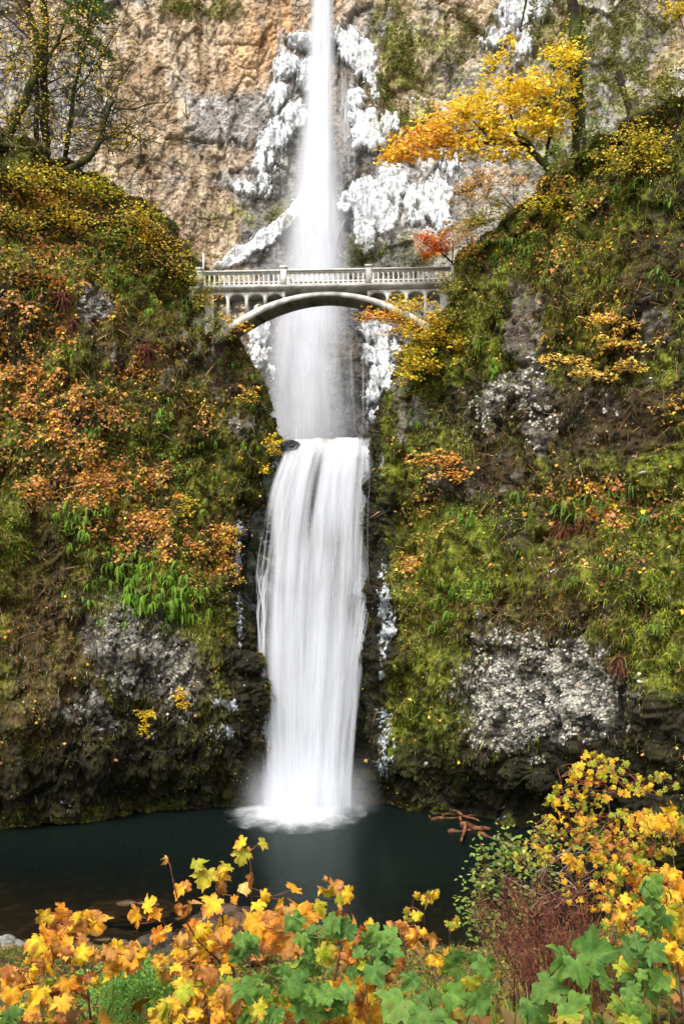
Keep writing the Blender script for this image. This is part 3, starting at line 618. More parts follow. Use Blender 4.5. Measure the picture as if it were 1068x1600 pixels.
# ---------------------------------------------------------------- driftwood and boulders
def log(u1, v1, u2, v2, rpx, label, Y=None, root_end=False, zoff=.0):
    def wp(u, v): Y_ = HC * F / (v - VH); return np.array([(u - UC) / F * Y_, Y_, zoff])
    a, b = wp(u1, v1), wp(u2, v2); r = rpx * .5 / F * a[1]; c = (a + b) / 2; t = np.linspace(0, 1, 14)
    pts = a + (b - a) * t[:, None] + np.stack([0 * t, 0 * t, .05 * np.sin(t * 9)], -1)
    rad = r * (1 - .45 * t) * (1 + .35 * (vnoise(np.stack([t * 9, 0 * t + u1, 0 * t], -1), 1., 3) - .5)); mb = MB(); mb.tube(pts - c, rad, 9, (.24, .09, .035))
    cv = np.concatenate(mb.V); nn = fbm(cv + c, (6, 1.5, 6), 3, 1500); colr = mixc(np.broadcast_to(np.array([.06, .024, .012], np.float32), cv.shape), (.22, .095, .04), sst(.35, .65, nn)); mb.C = [colr]
    o = mb.build("driftwood_log", M_bark, smooth=True); o.location = c
    if root_end:
        m2 = MB(); m2.tube([(a - c) + (0, 0, r * .9), (a - c) + (-.1, -.1, r * 2.6)], [r * .5, r * .15], 6, (.35, .13, .05)); m2.build("branch_stub", M_bark, parent=o)
    tag(o, label, "log", "driftwood floating by the right wall")
    return o
log(605, 1253, 636, 1265, 4, "small rust brown log floating alone nearest the waterfall")
log(672, 1281, 742, 1275, 6, "long thin log at the left end of the driftwood pile", root_end=True)
log(705, 1270, 748, 1288, 5, "rust coloured log slanting behind the round stump end", zoff=.15)
log(700, 1300, 735, 1298, 8, "short pale orange log end lying in front of the pile", root_end=False)
log(720, 1292, 765, 1300, 11, "thickest broken stump in the driftwood pile", zoff=.1, root_end=True)
log(728, 1294, 720, 1322, 6, "log pointing out of the pile towards the viewer", zoff=.22)
log(748, 1302, 778, 1314, 7, "dark red log at the right end of the driftwood pile")
log(690, 1274, 735, 1268, 4, "thinnest log at the back of the driftwood pile")

def boulder(name, label, c, s, seed, col1, col2, cat="rock", group=None):
    nu, nv = 64, 40; th, ph = np.meshgrid(np.linspace(0, 2 * PI, nu, endpoint=False), np.linspace(.03, PI - .03, nv))
    D = np.stack([np.sin(ph) * np.cos(th), np.sin(ph) * np.sin(th), np.cos(ph)], -1)
    q = 1 + .55 * (fbm(D + seed, 1.3, 4, 1600) - .5); w1, w2, wi = worley(D + seed, 1.4, 1610); q = q - .18 * (1 - np.minimum(1, (w2 - w1) * 4)) * .5
    V = D * q[..., None] * np.array(s); i = np.arange(nu * nv).reshape(nv, nu); f = np.stack([i[1:], np.roll(i[1:], -1, 1), np.roll(i[:-1], -1, 1), i[:-1]], -1).reshape(-1, 4)
    n_ = fbm(D + seed, 3, 5, 1620); colr = mixc(np.broadcast_to(np.array(col1, np.float32), D.shape), col2, sst(.4, .6, n_))
    o = mesh(name, V, [f, np.array([list(i[0])]), np.array([list(i[-1][::-1])])], M_rock, colr, smooth=True); o.location = c
    tag(o, label, cat, group); return o
boulder("boulder", "wet brown boulder at the water edge behind the foreground maple leaves", (-3.6, 30.6, 1.6), (1.5, 1.2, 1.0), 3.1, (.035, .02, .012), (.085, .055, .035))
boulder("boulder", "dark boulder beside the brown one, behind the curled brown leaves", (-6.0, 33.2, .3), (1.1, 1.0, .6), 5.1, (.018, .015, .012), (.05, .042, .03))
boulder("boulder", "pale grey rock on the bank at the far left", (-11.3, 33.4, .25), (.75, .6, .5), 7.7, (.12, .12, .10), (.22, .22, .19))
boulder("boulder", "flat brown rock under the shallow water on the left", (-8.3, 39.5, -.35), (2.0, 1.3, .4), 9.2, (.05, .03, .015), (.12, .07, .035))
boulder("boulder", "moss topped rock on the bank below the small yellow shoots", (-.1, 27, 1.9), (1.2, .9, .7), 12.4, (.05, .07, .015), (.13, .14, .03))
boulder("rock", "dark wet rock at the left end of the waterfall lip", at(455, 699, 59.0), (.62, .5, .42), 21.0, (.012, .012, .012), (.05, .05, .048))
boulder("rock", "small rust coloured stone sitting on the waterfall lip", at(508, 690, 59.3), (.20, .16, .13), 23.0, (.25, .12, .05), (.36, .20, .10))
boulder("rock", "dark wet rock at the right end of the waterfall lip", at(588, 700, 58.9), (.45, .5, .8), 25.0, (.012, .012, .012), (.05, .05, .045))
# ---------------------------------------------------------------- vegetation helpers
def unit(a): return a / (np.linalg.norm(a, axis=-1, keepdims=True) + 1e-9)
def pal(cols, n, jit=.18):
    cols = np.array(cols, np.float32); i = rng.integers(0, len(cols), n); j = rng.integers(0, len(cols), n); t = rng.random((n, 1)) * .5
    c = cols[i] * (1 - t) + cols[j] * t
    return np.clip(c * np.clip(1 + jit * 1.5 * rng.normal(size=(n, 1)), .35, 2.2) * (1 + .06 * rng.normal(size=(n, 3))), .004, .95).astype(np.float32)
def place(P, nrm, fwd, proto, size):
    """instances of proto (verts, faces[, tint]) with leaf tip along fwd and upper side along nrm"""
    pv = proto[0]; nrm = unit(nrm); x = unit(np.cross(fwd, nrm)); y = np.cross(nrm, x)
    s = np.broadcast_to(np.asarray(size, np.float32), (len(P),))[:, None, None]
    V = P[:, None] + s * (pv[None, :, 0:1] * x[:, None] + pv[None, :, 1:2] * y[:, None] + pv[None, :, 2:3] * nrm[:, None])
    fc = proto[1]; Fc = (fc[None] + (np.arange(len(P)) * len(pv))[:, None, None]).reshape(-1, fc.shape[1])
    return V.reshape(-1, 3), Fc
def leafmesh(name, groups, mat, parent=None, smooth=False, off=(0, 0, 0)):
    """groups: (P, nrm, fwd, proto, size, colours)"""
    VV, FF, CC, n = [], [], [], 0
    for P, nr, fw, pr, sz, co in groups:
        if not len(P): continue
        V, Fc = place(P - np.asarray(off), nr, fw, pr, sz); k = len(pr[0])
        c = np.repeat(co, k, 0)
        if len(pr) > 2: c = c * np.tile(pr[2], (len(P), 1))
        VV.append(V); FF.append(Fc + n); CC.append(c); n += len(V)
    fs = {}
    for f in FF: fs.setdefault(f.shape[1], []).append(f)
    return mesh(name, np.concatenate(VV), [np.concatenate(x) for x in fs.values()], mat, np.concatenate(CC), parent=parent, smooth=smooth)
A_ = np.array
rhomb = (A_([(0, 0, 0), (.32, .45, .10), (0, 1, -.05), (-.32, .45, .10)], np.float32), A_([(0, 1, 2), (0, 2, 3)]))
blade = (A_([(-.05, 0, 0), (.05, 0, 0), (.0, 1, .0)], np.float32), A_([(0, 1, 2)]))
oval = (A_([(0, 0, 0), (.24, .25, .05), (.26, .6, .05), (0, 1, -.04), (-.26, .6, .05), (-.24, .25, .05), (0, .5, 0)], np.float32), A_([(0, 1, 6), (1, 2, 6), (2, 3, 6), (3, 4, 6), (4, 5, 6), (5, 0, 6)]))
def star(fold, droop):
    o = [(0, 0), (.34, -.06), (.30, .16), (.68, .38), (.30, .46), (.0, 1.0), (-.30, .46), (-.68, .38), (-.30, .16), (-.34, -.06)]
    V = [(0, .28, 0)] + [(x, y, fold * abs(x) - droop * (x * x + (y - .3) ** 2)) for x, y in o]
    return (A_(V, np.float32), A_([(0, 1 + i, 1 + (i + 1) % 10) for i in range(10)]))
stars = [star(.15, .25), star(-.1, .35), star(.35, .1)]

CAMP = np.array([0, 0, HC])
class Surf:
    def __init__(s, C):
        P = C['P'].reshape(-1, 3); N = C['N'].reshape(-1, 3); s.C = C
        vd = unit(CAMP - P); ok = ((N * vd).sum(1) > .05) & (C['u'].ravel() > -60) & (C['u'].ravel() < 1130) & (C['v'].ravel() < 1320) & (P[:, 1] < C.get('ymax', 78))
        s.idx = np.nonzero(ok)[0]; s.P = P[s.idx]; s.N = N[s.idx]; s.u = C['u'].ravel()[s.idx]; s.v = C['v'].ravel()[s.idx]
        s.z = {k: x.ravel()[s.idx] for k, x in C['z'].items()} if 'z' in C else {}
        # area represented by a vertex in the picture is nearly even; weight by real spacing instead
        ds = np.linalg.norm(np.gradient(C['P'], axis=1), axis=-1) * np.linalg.norm(np.gradient(C['P'], axis=0), axis=-1); s.a = ds.ravel()[s.idx]
    def hit(s, u, v):
        d = np.hypot(s.u - u, s.v - v); m = d < max(3, d.min() + 1.5); i = np.nonzero(m)[0]; j = i[np.argmin(s.P[i, 1])]
        return s.P[j].copy(), s.N[j].copy()
    def sample(s, w, n):
        w = np.clip(w, 0, None) * s.a; w = w / w.sum(); i = rng.choice(len(w), n, p=w); return i
SL, SR, SU = Surf(CL), Surf(CR), Surf(dict(ymax=200, P=CU['P'], N=CU['N'], u=CU['u'], v=CU['v']))
SU_all = SU
Zup = np.array([0, 0, 1.])
def rnd(n, s=1.0): return rng.normal(size=(n, 3)) * s
def clump(P, f, seed, lo=.42, hi=.6): return sst(lo, hi, fbm(P, f, 3, seed))

ORANGE = [(.66, .26, .05), (.74, .36, .09), (.56, .18, .03), (.74, .43, .16), (.46, .17, .04), (.74, .47, .08)]
TAN = [(.50, .27, .13), (.42, .20, .09), (.60, .36, .18), (.35, .15, .07)]
YEL = [(.88, .56, .02), (.92, .62, .025), (.82, .42, .02), (.74, .58, .03)]
YGR = [(.45, .42, .04), (.34, .38, .04), (.55, .46, .05)]
GRN = [(.11, .23, .015), (.16, .30, .02), (.065, .14, .012), (.21, .33, .025)]
OLV = [(.09, .10, .015), (.13, .13, .02), (.06, .075, .012), (.16, .13, .03)]
MOS = [(.11, .135, .012), (.17, .19, .018), (.06, .07, .010), (.21, .20, .025), (.12, .085, .018)]
MOSR = [(.13, .165, .012), (.19, .23, .018), (.07, .095, .010), (.23, .24, .025), (.12, .12, .02)]
BRN = [(.10, .055, .022), (.16, .085, .035), (.07, .04, .018), (.22, .13, .06)]
STRAW = [(.28, .26, .18), (.20, .20, .13), (.34, .30, .18)]

def cover(S, side):
    z = S.z; up = np.clip(S.N[:, 2], -.5, 1); v = S.v; tag_ = "left" if side < 0 else "right"; n_ = 8800 if side < 0 else 8900
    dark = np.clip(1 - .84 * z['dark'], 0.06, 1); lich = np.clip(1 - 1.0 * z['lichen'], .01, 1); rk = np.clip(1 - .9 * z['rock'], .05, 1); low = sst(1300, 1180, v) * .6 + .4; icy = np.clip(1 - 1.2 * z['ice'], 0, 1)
    # fallen leaves
    cl = clump(S.P, (1.1, 1.1, 1.6), n_ + 1)
    w = (z['orange'] ** 2 * 1.6 + .012) * (.10 + cl ** 2) * dark * lich * rk * icy * (.7 + .6 * np.clip(up + .2, 0, 1)); w[v > 1190] *= .05
    N = 21000 if side < 0 else 6000; i = S.sample(w, N); p = S.P[i] + S.N[i] * rng.uniform(.03, .22, (N, 1)) + rnd(N, .03)
    nr = unit(S.N[i] * .9 + Zup * .5 + rnd(N, .45)); fw = rnd(N) + A_([0, 0, -.5])
    c = pal(ORANGE + TAN + ORANGE[:2] + (YEL[:2] if side < 0 else YEL), N); h = N // 2
    sz = rng.uniform(.09, .20, N) * (1 + .5 * (rng.random(N) < .12))
    o = leafmesh("leaf_litter", [(p[:h], nr[:h], fw[:h], stars[0], sz[:h], c[:h]), (p[h:], nr[h:], fw[h:], stars[1], sz[h:], c[h:])], M_leaf)
    tag(o, "orange fallen leaves lying over the %s mossy wall" % tag_, "fallen leaves", kind="stuff")
    # small green and yellowish leaf cover
    cl = clump(S.P, (1.5, 1.5, 1.1), n_ + 2, .45, .6)
    w = (.22 + z['green'] * 1.1 + .35 * z['moss']) * (.02 + cl ** 2) * dark * lich * rk * icy
    N = 48000 if side < 0 else 44000; i = S.sample(w, N); d = rng.uniform(.0, .22, (N, 1)) * cl[i][:, None]; p = S.P[i] + S.N[i] * d
    nr = unit(S.N[i] * .7 + Zup * .8 + rnd(N, .5)); fw = unit(S.N[i] * .6 + rnd(N, .8) + A_([0, 0, -.8]))
    g = rng.random(N) < (.15 + .6 * np.clip(z['green'][i], 0, 1)); c = np.where(g[:, None], pal(GRN, N), pal(OLV + MOS + YGR[:1], N)); c = c * (1 - .55 * np.clip(z['dark'][i], 0, 1))[:, None] * (.5 + 1.15 * sst(.36, .62, fbm(S.P[i], (.45, .45, .35), 3, n_ + 7)))[:, None]; r = rng.random(N) < (.02 if side < 0 else .008); c[r] = pal(YEL + ORANGE, int(r.sum()))  # dark zones lower the leaf colour too, as painted shade
    sz = rng.uniform(.05, .13, N)
    o = leafmesh("undergrowth", [(p, nr, fw, rhomb, sz, c)], M_leaf); tag(o, "small green plants growing over the %s mossy wall" % tag_, "undergrowth", kind="stuff")
    # hanging moss and grass
    cl = clump(S.P, (2.2, 2.2, 1.0), n_ + 3, .38, .6)
    w = (.35 + 1.0 * z['moss'] + .4 * z['brown'] + .3 * z['green'] + .25 * np.clip(z['lichen'], 0, .5)) * (.12 + cl) * np.clip(dark + .15, 0, 1) * np.clip(1.1 - z['lichen'] * .9, .1, 1) * np.clip(rk + .1, 0, 1) * icy * low
    N = 120000; i = S.sample(w, N); p = S.P[i] + S.N[i] * rng.uniform(-.02, .10, (N, 1))
    fw = unit(S.N[i] * .55 + rnd(N, .28) + A_([0, 0, -1.0])); nr = S.N[i] + rnd(N, .4)
    tone = fbm(S.P[i], (1.2, 1.2, .6), 3, n_ + 4)[:, None]; b = rng.random(N) < (.12 + .65 * np.clip(z['brown'][i], 0, 1)); st = rng.random(N) < .06 + .5 * np.clip(z['lichen'][i], 0, 1)
    c = pal(MOS if side < 0 else MOSR, N) * (.5 + 1.2 * sst(.38, .62, tone)); c = np.where(b[:, None], pal(BRN, N), c); c = np.where(st[:, None], pal(STRAW, N), c); c = c * (1 - .72 * np.clip(z['dark'][i], 0, 1))[:, None]  # moss colour carries the same painted shade
    o = leafmesh("moss", [(p, nr, fw, blade, rng.uniform(.12, .42, N), c)], M_moss); tag(o, "shaggy moss hanging down the %s wall" % tag_, "moss", kind="stuff")
    # brown twigs and dead stalks
    N = 5000; i = S.sample((.3 + z['orange'] + z['brown']) * dark * lich * sst(1150, 1000, v), N); fw = unit(S.N[i] * .8 + rnd(N, .6) + A_([0, 0, .2]))
    o = leafmesh("twigs", [(S.P[i], rnd(N), fw, (blade[0] * A_([.5, 1, 1], np.float32), blade[1]), rng.uniform(.4, 1.2, N), pal(BRN + TAN[:1], N))], M_leaf); tag(o, "thin brown twigs tangled on the %s wall" % tag_, "twigs", kind="stuff")
    # loose lichen flakes standing off the rock
    fl = S.C['flake'].ravel()[S.idx]; w = fl * (z['lichen'] > .25)
    N = 6500 if side > 0 else 2600; i = S.sample(w + 1e-9, N)
    chip = (A_([(-.5, -.3, 0), (.1, -.55, .1), (.55, -.1, 0), (.35, .5, .12), (-.2, .45, 0), (-.55, .1, .1), (0, 0, .15)], np.float32), A_([(0, 1, 6), (1, 2, 6), (2, 3, 6), (3, 4, 6), (4, 5, 6), (5, 0, 6)]))
    c = pal([(.50, .47, .39), (.40, .38, .32), (.58, .55, .47), (.28, .27, .23)], N, .1) * (1 if side > 0 else .7)
    o = leafmesh("lichen", [(S.P[i] + S.N[i] * .03, S.N[i] + rnd(N, .35), rnd(N), chip, rng.uniform(.05, .15, N), c)], M_lichen); tag(o, "pale lichen flakes crusting the %s wall" % tag_, "lichen", kind="stuff")
cover(SL, -1); cover(SR, 1)

# icicles and frost on the upper wall and at the edges of the lower falls
ici = (A_([(-.07, .08, 0), (.07, .08, 0), (0, .08, .10), (0, 1, .0)], np.float32), A_([(0, 1, 3), (1, 2, 3), (2, 0, 3)]))
fi = CU['P'].reshape(-1, 3); ni = CU['N'].reshape(-1, 3); icf = ice.ravel(); wv = icf * (vv.ravel() > -30) * (vv.ravel() < 720) * (uu.ravel() > 330) * (uu.ravel() < 900); wv /= wv.sum()
N = 3000; i = rng.choice(len(wv), N, p=wv); c = pal([(.90, .91, .93), (.86, .88, .91), (.93, .93, .94)], N, .02)
o = leafmesh("icicles", [(fi[i] + ni[i] * .12 + A_([0, 0, .1]), ni[i], unit(A_([0, 0, -1.]) + rnd(N, .06) + ni[i] * .15), ici, rng.uniform(.25, 1.0, N) ** 1.6 * .75, c)], M_ice)
tag(o, "icicles and frost hanging on the upper rock wall", "ice", kind="stuff")
GR = []
for S in (SL, SR):
    w = S.C['icem'].ravel()[S.idx] + 1e-9; N = 2600; i = S.sample(w * (S.z['ice'] > .3) + 1e-9, N)
    GR.append((S.P[i] + S.N[i] * .05, S.N[i], unit(A_([0, 0, -1.]) + rnd(N, .12)), ici, rng.uniform(.10, .35, N), pal([(.55, .60, .63), (.66, .70, .73)], N, .06)))
o = leafmesh("frost", GR, M_ice); tag(o, "grey frost crusting the rock beside the lower waterfall", "frost", kind="stuff")

# scrub on the upper wall
w = blobs(SU.u, SU.v, [(620, 110, 30, 110, 1), (690, 60, 60, 40, .5), (640, 200, 40, 40, .8), (310, 12, 60, 16, 1.2), (440, 335, 20, 14, .6), (620, 405, 60, 16, .7), (930, 60, 120, 100, .7), (990, 150, 80, 60, .9), (880, 200, 60, 70, .8), (560, 395, 16, 20, .8), (300, 400, 60, 30, .3)]) if len(SU.u) else None
N = 26000; i = SU.sample(w ** 1.3 * clump(SU.P, .9, 9300, .4, .6) + 1e-9, N)
o = leafmesh("scrub", [(SU.P[i] + SU.N[i] * rng.uniform(.0, .5, (N, 1)), unit(Zup + rnd(N, .6)), rnd(N), rhomb, rng.uniform(.12, .28, N), pal([(.24, .26, .06), (.17, .21, .05), (.32, .30, .08), (.36, .28, .09), (.12, .17, .05)], N))], M_leaf)
tag(o, "olive and pale green scrub clinging to the upper rock wall", "scrub", kind="stuff")
# ---------------------------------------------------------------- trees and shrubs
def curve(a, b, n=8, sag=.12, up=0.0):
    t = np.linspace(0, 1, n)[:, None]; d = np.linalg.norm(b - a); k = rnd(1, sag * d)[0] + A_([0, 0, up * d])
    return a + (b - a) * t + k * (t * (1 - t)) * 2
def smoothpts(P, n=24):
    P = np.asarray(P, float); t = np.linspace(0, len(P) - 1, n)
    Q = np.stack([np.interp(t, np.arange(len(P)), P[:, k]) for k in range(3)], -1)
    K = 3; W = np.pad(Q, ((K, K), (0, 0)), mode='reflect', reflect_type='odd'); w = np.hanning(2 * K + 3)[1:-1]; w /= w.sum()
    return np.stack([np.convolve(W[:, k], w, 'valid') for k in range(3)], -1)
def barkcol(P, moss=.6, base=(.026, .019, .014), green=(.055, .066, .012)):
    n = fbm(P, 1.6, 4, 1700); return mixc(np.broadcast_to(A_(base, dtype=np.float32), P.shape), green, sst(.60 - .3 * moss, .75 - .3 * moss, n))
def bark_build(mb, name, root, base, moss):
    V = np.concatenate(mb.V); c = barkcol(V, moss); mb.C = [c]; return mb.build(name, M_bark, parent=root, smooth=True, off=base)
def px(l, Y): return np.array([at(p[0], p[1], p[2] if len(p) > 2 else Y) for p in l])
def sprays_from(bl):
    out = []
    for u, v, ru, rv, Y, dY, n in bl:
        q = rng.normal(size=(n, 3)) * .5; q = np.clip(q, -1.1, 1.1)
        for a in q: out.append(at(u + ru * a[0], v + rv * a[1], Y + dY * a[2]))
    return np.array(out)
def foliage(root, base, sp, per, rad, flat, size, cols, protos=None, jit=.16, down=.3, name="foliage", face=.35, tint=None):
    n = len(sp) * per; P = np.repeat(sp, per, 0) + rnd(n) * A_([rad, rad, rad * flat]) * .6
    nr = unit(Zup + (CAMP - A_([0, 0, 0]) - P) / 60 * face + rnd(n, .38)); fw = rnd(n) * A_([1, 1, .2]) + A_([0, 0, -down])
    c = pal(cols, n, jit)
    if tint is not None: c = tint(P, c)
    pr = protos or stars; g = []; k = len(pr)
    for j in range(k): g.append((P[j::k], nr[j::k], fw[j::k], pr[j], (rng.uniform(.7, 1.25, n) * size)[j::k], c[j::k]))
    return leafmesh(name, g, M_leaf, parent=root, off=base)
def plant(name, label, cat, base, limbs, blobsY, per=22, rad=.45, flat=.25, size=.17, cols=YEL, protos=None, group=None, moss=.5, twig=.02, twigs_extra=0, tint=None, down=.3, trunkname="trunk", link=True, face=.35):
    base = np.asarray(base, float); root = empty(name, base); tag(root, label, cat, group)
    nodes = []; tb = MB()
    for k, (pts, r0, r1) in enumerate(limbs):
        q = smoothpts(pts, max(12, 5 * len(pts))); q = q + (fbm(q, 1.2, 2, 1720)[:, None] - .5) * r0; tb.tube(q, np.linspace(r0, r1, len(q)), 8); nodes.append(q)
    if tb.n: bark_build(tb, trunkname, root, base, moss)
    nodes = np.concatenate(nodes) if nodes else np.array([base])
    sp = sprays_from(blobsY) if blobsY else np.zeros((0, 3))
    bb = MB()
    if link and len(sp):
        allN = nodes
        for s in sp[np.argsort(np.linalg.norm(sp - base, axis=1))]:
            d = np.linalg.norm(allN - s, axis=1) + .6 * np.maximum(0, allN[:, 2] - s[2]); a = allN[np.argmin(d)]
            q = curve(a, s, 6, .10, .06); L = np.linalg.norm(s - a); r = min(twig * (.6 + .5 * L), twig * 2.2); bb.tube(q, np.linspace(r, twig * .4, 6), 4, cap=False)
            if len(allN) < 3500: allN = np.concatenate([allN, q[2:]])
        nodes = allN
    for _ in range(twigs_extra):
        a = nodes[rng.integers(len(nodes))]; d = unit(rnd(1)[0] * A_([1, .6, .7]) + A_([0, 0, .35])); L = rng.uniform(.5, 2.2); b = a + d * L
        q = curve(a, b, 7, .12, -.05); bb.tube(q, np.linspace(twig, twig * .35, 7), 4, cap=False)
        for __ in range(3):
            c_ = q[rng.integers(2, 7)]; e = c_ + unit(d + rnd(1)[0] * .7) * L * .45; bb.tube(curve(c_, e, 5, .1), np.linspace(twig * .5, twig * .25, 5), 3, cap=False)
            nodes = np.concatenate([nodes, [e]]) if len(nodes) < 6000 else nodes
    if bb.n: bark_build(bb, "branches", root, base, moss * .5)
    if len(sp) and per: foliage(root, base, sp, per, rad, flat, size, cols, protos, tint=tint, down=down, face=face)
    return root
def orangetip(cu, cv, r, col=(.78, .24, .04)):
    def f(P, c):
        u, v = proj(P); t = np.clip(blobs(u, v, [(cu, cv, r, r, 1.0)]) + .8 * (fbm(P, .8, 2, 1730) - .55), 0, 1) * (rng.random(len(P)) < .7); return mixc(c, pal([col, (.80, .36, .05)], len(P)), t)
    return f

# right: big mossy trunk, leaning yellow maple
b = at(905, 262, 59)
plant("tree", "tall straight mossy trunk rising on the right slope behind the yellow maple", "tree", b,
      [(px([(908, 275), (903, 200), (899, 120), (895, 30), (890, -80)], 59), .46, .30), (px([(897, 108), (880, 104), (868, 112)], 58.5), .10, .04), (px([(905, 240), (918, 262), (925, 280)], 58.8), .22, .08), (px([(900, 245), (888, 268)], 58.6), .2, .08),
       (px([(826, -30), (818, 20), (812, 50)], 58), .09, .03)],
      [(890, 60, 26, 30, 58.6, 1, 16), (885, 130, 30, 40, 58.6, 1, 22), (903, 165, 26, 60, 58.4, 1, 14)], per=12, size=.15, cols=YEL + YGR + GRN[1:2], moss=.45, twigs_extra=30)
b = at(866, 278, 57)
plant("maple_tree", "leaning maple with a wide golden yellow crown reaching left over the ice", "tree", b,
      [(px([(872, 290), (855, 262), (836, 240), (815, 226), (790, 222), (760, 224), (725, 226), (690, 228)], 57), .26, .05), (px([(836, 240), (826, 222), (800, 205), (770, 200), (720, 205), (660, 225)], 56.6), .10, .03), (px([(815, 226), (800, 190), (790, 150), (800, 110)], 57), .08, .025),
       (px([(850, 258), (856, 220), (870, 170), (880, 110)], 57.2), .10, .03), (px([(770, 222), (740, 190), (715, 170)], 56.5), .06, .02)],
      [(622, 242, 26, 18, 56.5, 2, 34), (655, 228, 40, 24, 56.5, 2, 60), (690, 195, 38, 24, 56.5, 2, 54), (720, 225, 44, 20, 56.6, 2, 50), (740, 170, 40, 30, 57, 2.2, 64), (775, 200, 46, 30, 57, 2.2, 70), (800, 150, 44, 26, 57, 2.2, 60),
       (845, 130, 44, 24, 57, 2, 50), (850, 180, 44, 26, 57, 2, 50), (880, 85, 24, 26, 57.2, 1.6, 26), (790, 235, 40, 20, 56.5, 2, 24), (770, 95, 16, 18, 57, 1.5, 9), (795, 62, 10, 8, 57, 1, 4), (830, 205, 30, 20, 57, 2, 20)],
      per=13, rad=.50, flat=.10, size=.23, cols=YEL + YEL[:2] + [(.92, .70, .08), (.62, .62, .06)], moss=.8, tint=orangetip(640, 225, 70, (.80, .34, .04)))
plant("snag", "broken dark snag leaning on the slope at the upper right", "tree", at(985, 178, 55), [(px([(985, 180), (978, 155), (968, 125), (965, 112)], 55), .20, .15), (px([(968, 128), (958, 120)], 55), .07, .03)], [], moss=.1)
plant("orange_maple", "small deep orange maple just above the right end of the bridge", "tree", at(712, 425, 57),
      [(px([(722, 432), (706, 410), (690, 396), (668, 384), (650, 372)], 57.5), .07, .02), (px([(706, 410), (708, 380), (700, 362)], 57.5), .04, .015)], [(664, 372, 18, 10, 57.3, .8, 24), (680, 388, 20, 10, 57.3, .8, 24), (662, 398, 12, 6, 57.3, .8, 8), (694, 378, 10, 16, 57.3, .8, 12)],
      per=13, rad=.32, flat=.35, size=.15, cols=[(.85, .24, .03), (.80, .34, .05), (.78, .18, .03)], moss=.2)
b = at(735, 600, 54)
plant("vine_maple", "bushy yellow maple hanging over the right end of the bridge arch", "shrub", SR.hit(705, 560)[0],
      [(px([(712, 575), (690, 545), (665, 520), (640, 500), (600, 498), (560, 498)], 56.5), .06, .012), (px([(700, 555), (672, 560), (650, 575)], 56.3), .05, .015), (px([(705, 560), (700, 520), (680, 495)], 56.5), .05, .015)],
      [(600, 495, 36, 12, 56.8, .6, 30), (572, 497, 16, 8, 56.8, .4, 7), (640, 480, 40, 16, 57, .9, 46), (640, 515, 36, 18, 56.6, 1, 50), (685, 510, 40, 24, 56.6, 1, 60), (650, 550, 26, 22, 56.3, 1, 44), (640, 585, 20, 14, 56, .8, 20), (718, 545, 18, 24, 56, .7, 24), (670, 575, 24, 16, 56.2, .8, 20)],
      per=13, rad=.36, flat=.35, size=.14, cols=YEL + YGR + [(.70, .42, .05)], moss=.3, tint=orangetip(588, 505, 34))
plant("maple_sapling", "sprawling pale yellow maple sapling on the bare rock of the upper right wall", "shrub", SR.hit(985, 560)[0],
      [(px([(1000, 580), (975, 555), (945, 545), (905, 560), (870, 565), (848, 562)], 47), .05, .012), (px([(975, 555), (960, 520), (930, 500)], 47), .04, .012), (px([(985, 560), (1010, 530), (1050, 520)], 46.5), .04, .012)],
      [(935, 498, 34, 8, 47, .6, 22), (985, 510, 30, 14, 46.8, .6, 22), (960, 535, 40, 10, 46.8, .7, 26), (890, 565, 40, 8, 47.5, .6, 20), (930, 585, 34, 12, 47, .6, 26), (985, 570, 26, 12, 46.6, .6, 22), (1045, 528, 24, 8, 46, .5, 10), (850, 560, 14, 5, 48, .4, 5), (1000, 545, 22, 14, 46.6, .5, 12)],
      per=8, rad=.26, flat=.3, size=.16, cols=[(.82, .58, .10), (.85, .50, .12), (.80, .42, .10), (.70, .55, .08)], moss=.2)
def bush(S, u, v, bl, label, cols, per=12, rad=.26, size=.13, Yo=-.4, group=None, name="shrub", flat=.5, cat="shrub", moss=.2, tw=.012, protos=None):
    p, n = S.hit(u, v); Y = p[1] + Yo
    limbs = [(np.stack([p - n * .2, (p * 2 + at(b[0], b[1], Y)) / 3 + A_([0, 0, .1]), at(b[0], b[1], Y)]), tw * 1.8, tw * .6) for b in bl[:4]]
    return plant(name, label, cat, p, limbs, [(b[0], b[1], b[2], b[3], Y, .35, b[4]) for b in bl], per=per, rad=rad, flat=flat, size=size, cols=cols, moss=moss, twig=tw, group=group, trunkname="stems", protos=protos)
bush(SR, 700, 740, [(665, 715, 26, 10, 16), (700, 718, 22, 12, 14), (712, 742, 18, 12, 16), (690, 745, 20, 8, 8)], "low orange and yellow maple sprig on the right wall beside the lip of the falls", [(.82, .40, .08), (.80, .30, .07), (.78, .52, .08)], per=7, size=.17)
bush(SL, 430, 712, [(428, 695, 16, 14, 26), (378, 712, 8, 6, 6), (410, 735, 14, 10, 10)], "round yellow bush at the left edge of the lower waterfall lip", YEL + YGR[:1], per=9, size=.14)
bush(SL, 228, 1135, [(226, 1118, 15, 10, 22), (224, 1140, 10, 10, 10)], "lower bright yellow bush on the grey rock near the pool", YEL + YGR[2:], per=10, size=.10, rad=.16)
bush(SL, 284, 1105, [(282, 1085, 12, 9, 16), (286, 1103, 10, 8, 10)], "upper bright yellow bush on the grey rock near the pool", YEL, per=10, size=.10, rad=.16)
bush(SL, 292, 800, [(294, 782, 12, 9, 14), (290, 800, 14, 12, 12)], "small yellow bush among orange leaves in the middle of the left wall", YEL + YGR, per=8, size=.12, rad=.2)
bush(SL, 355, 880, [(352, 850, 22, 24, 30), (362, 890, 14, 26, 24), (365, 830, 12, 8, 10)], "orange leaved bush hanging beside the lower falls on the left", ORANGE + YEL[:1] + YGR, per=10, size=.11)
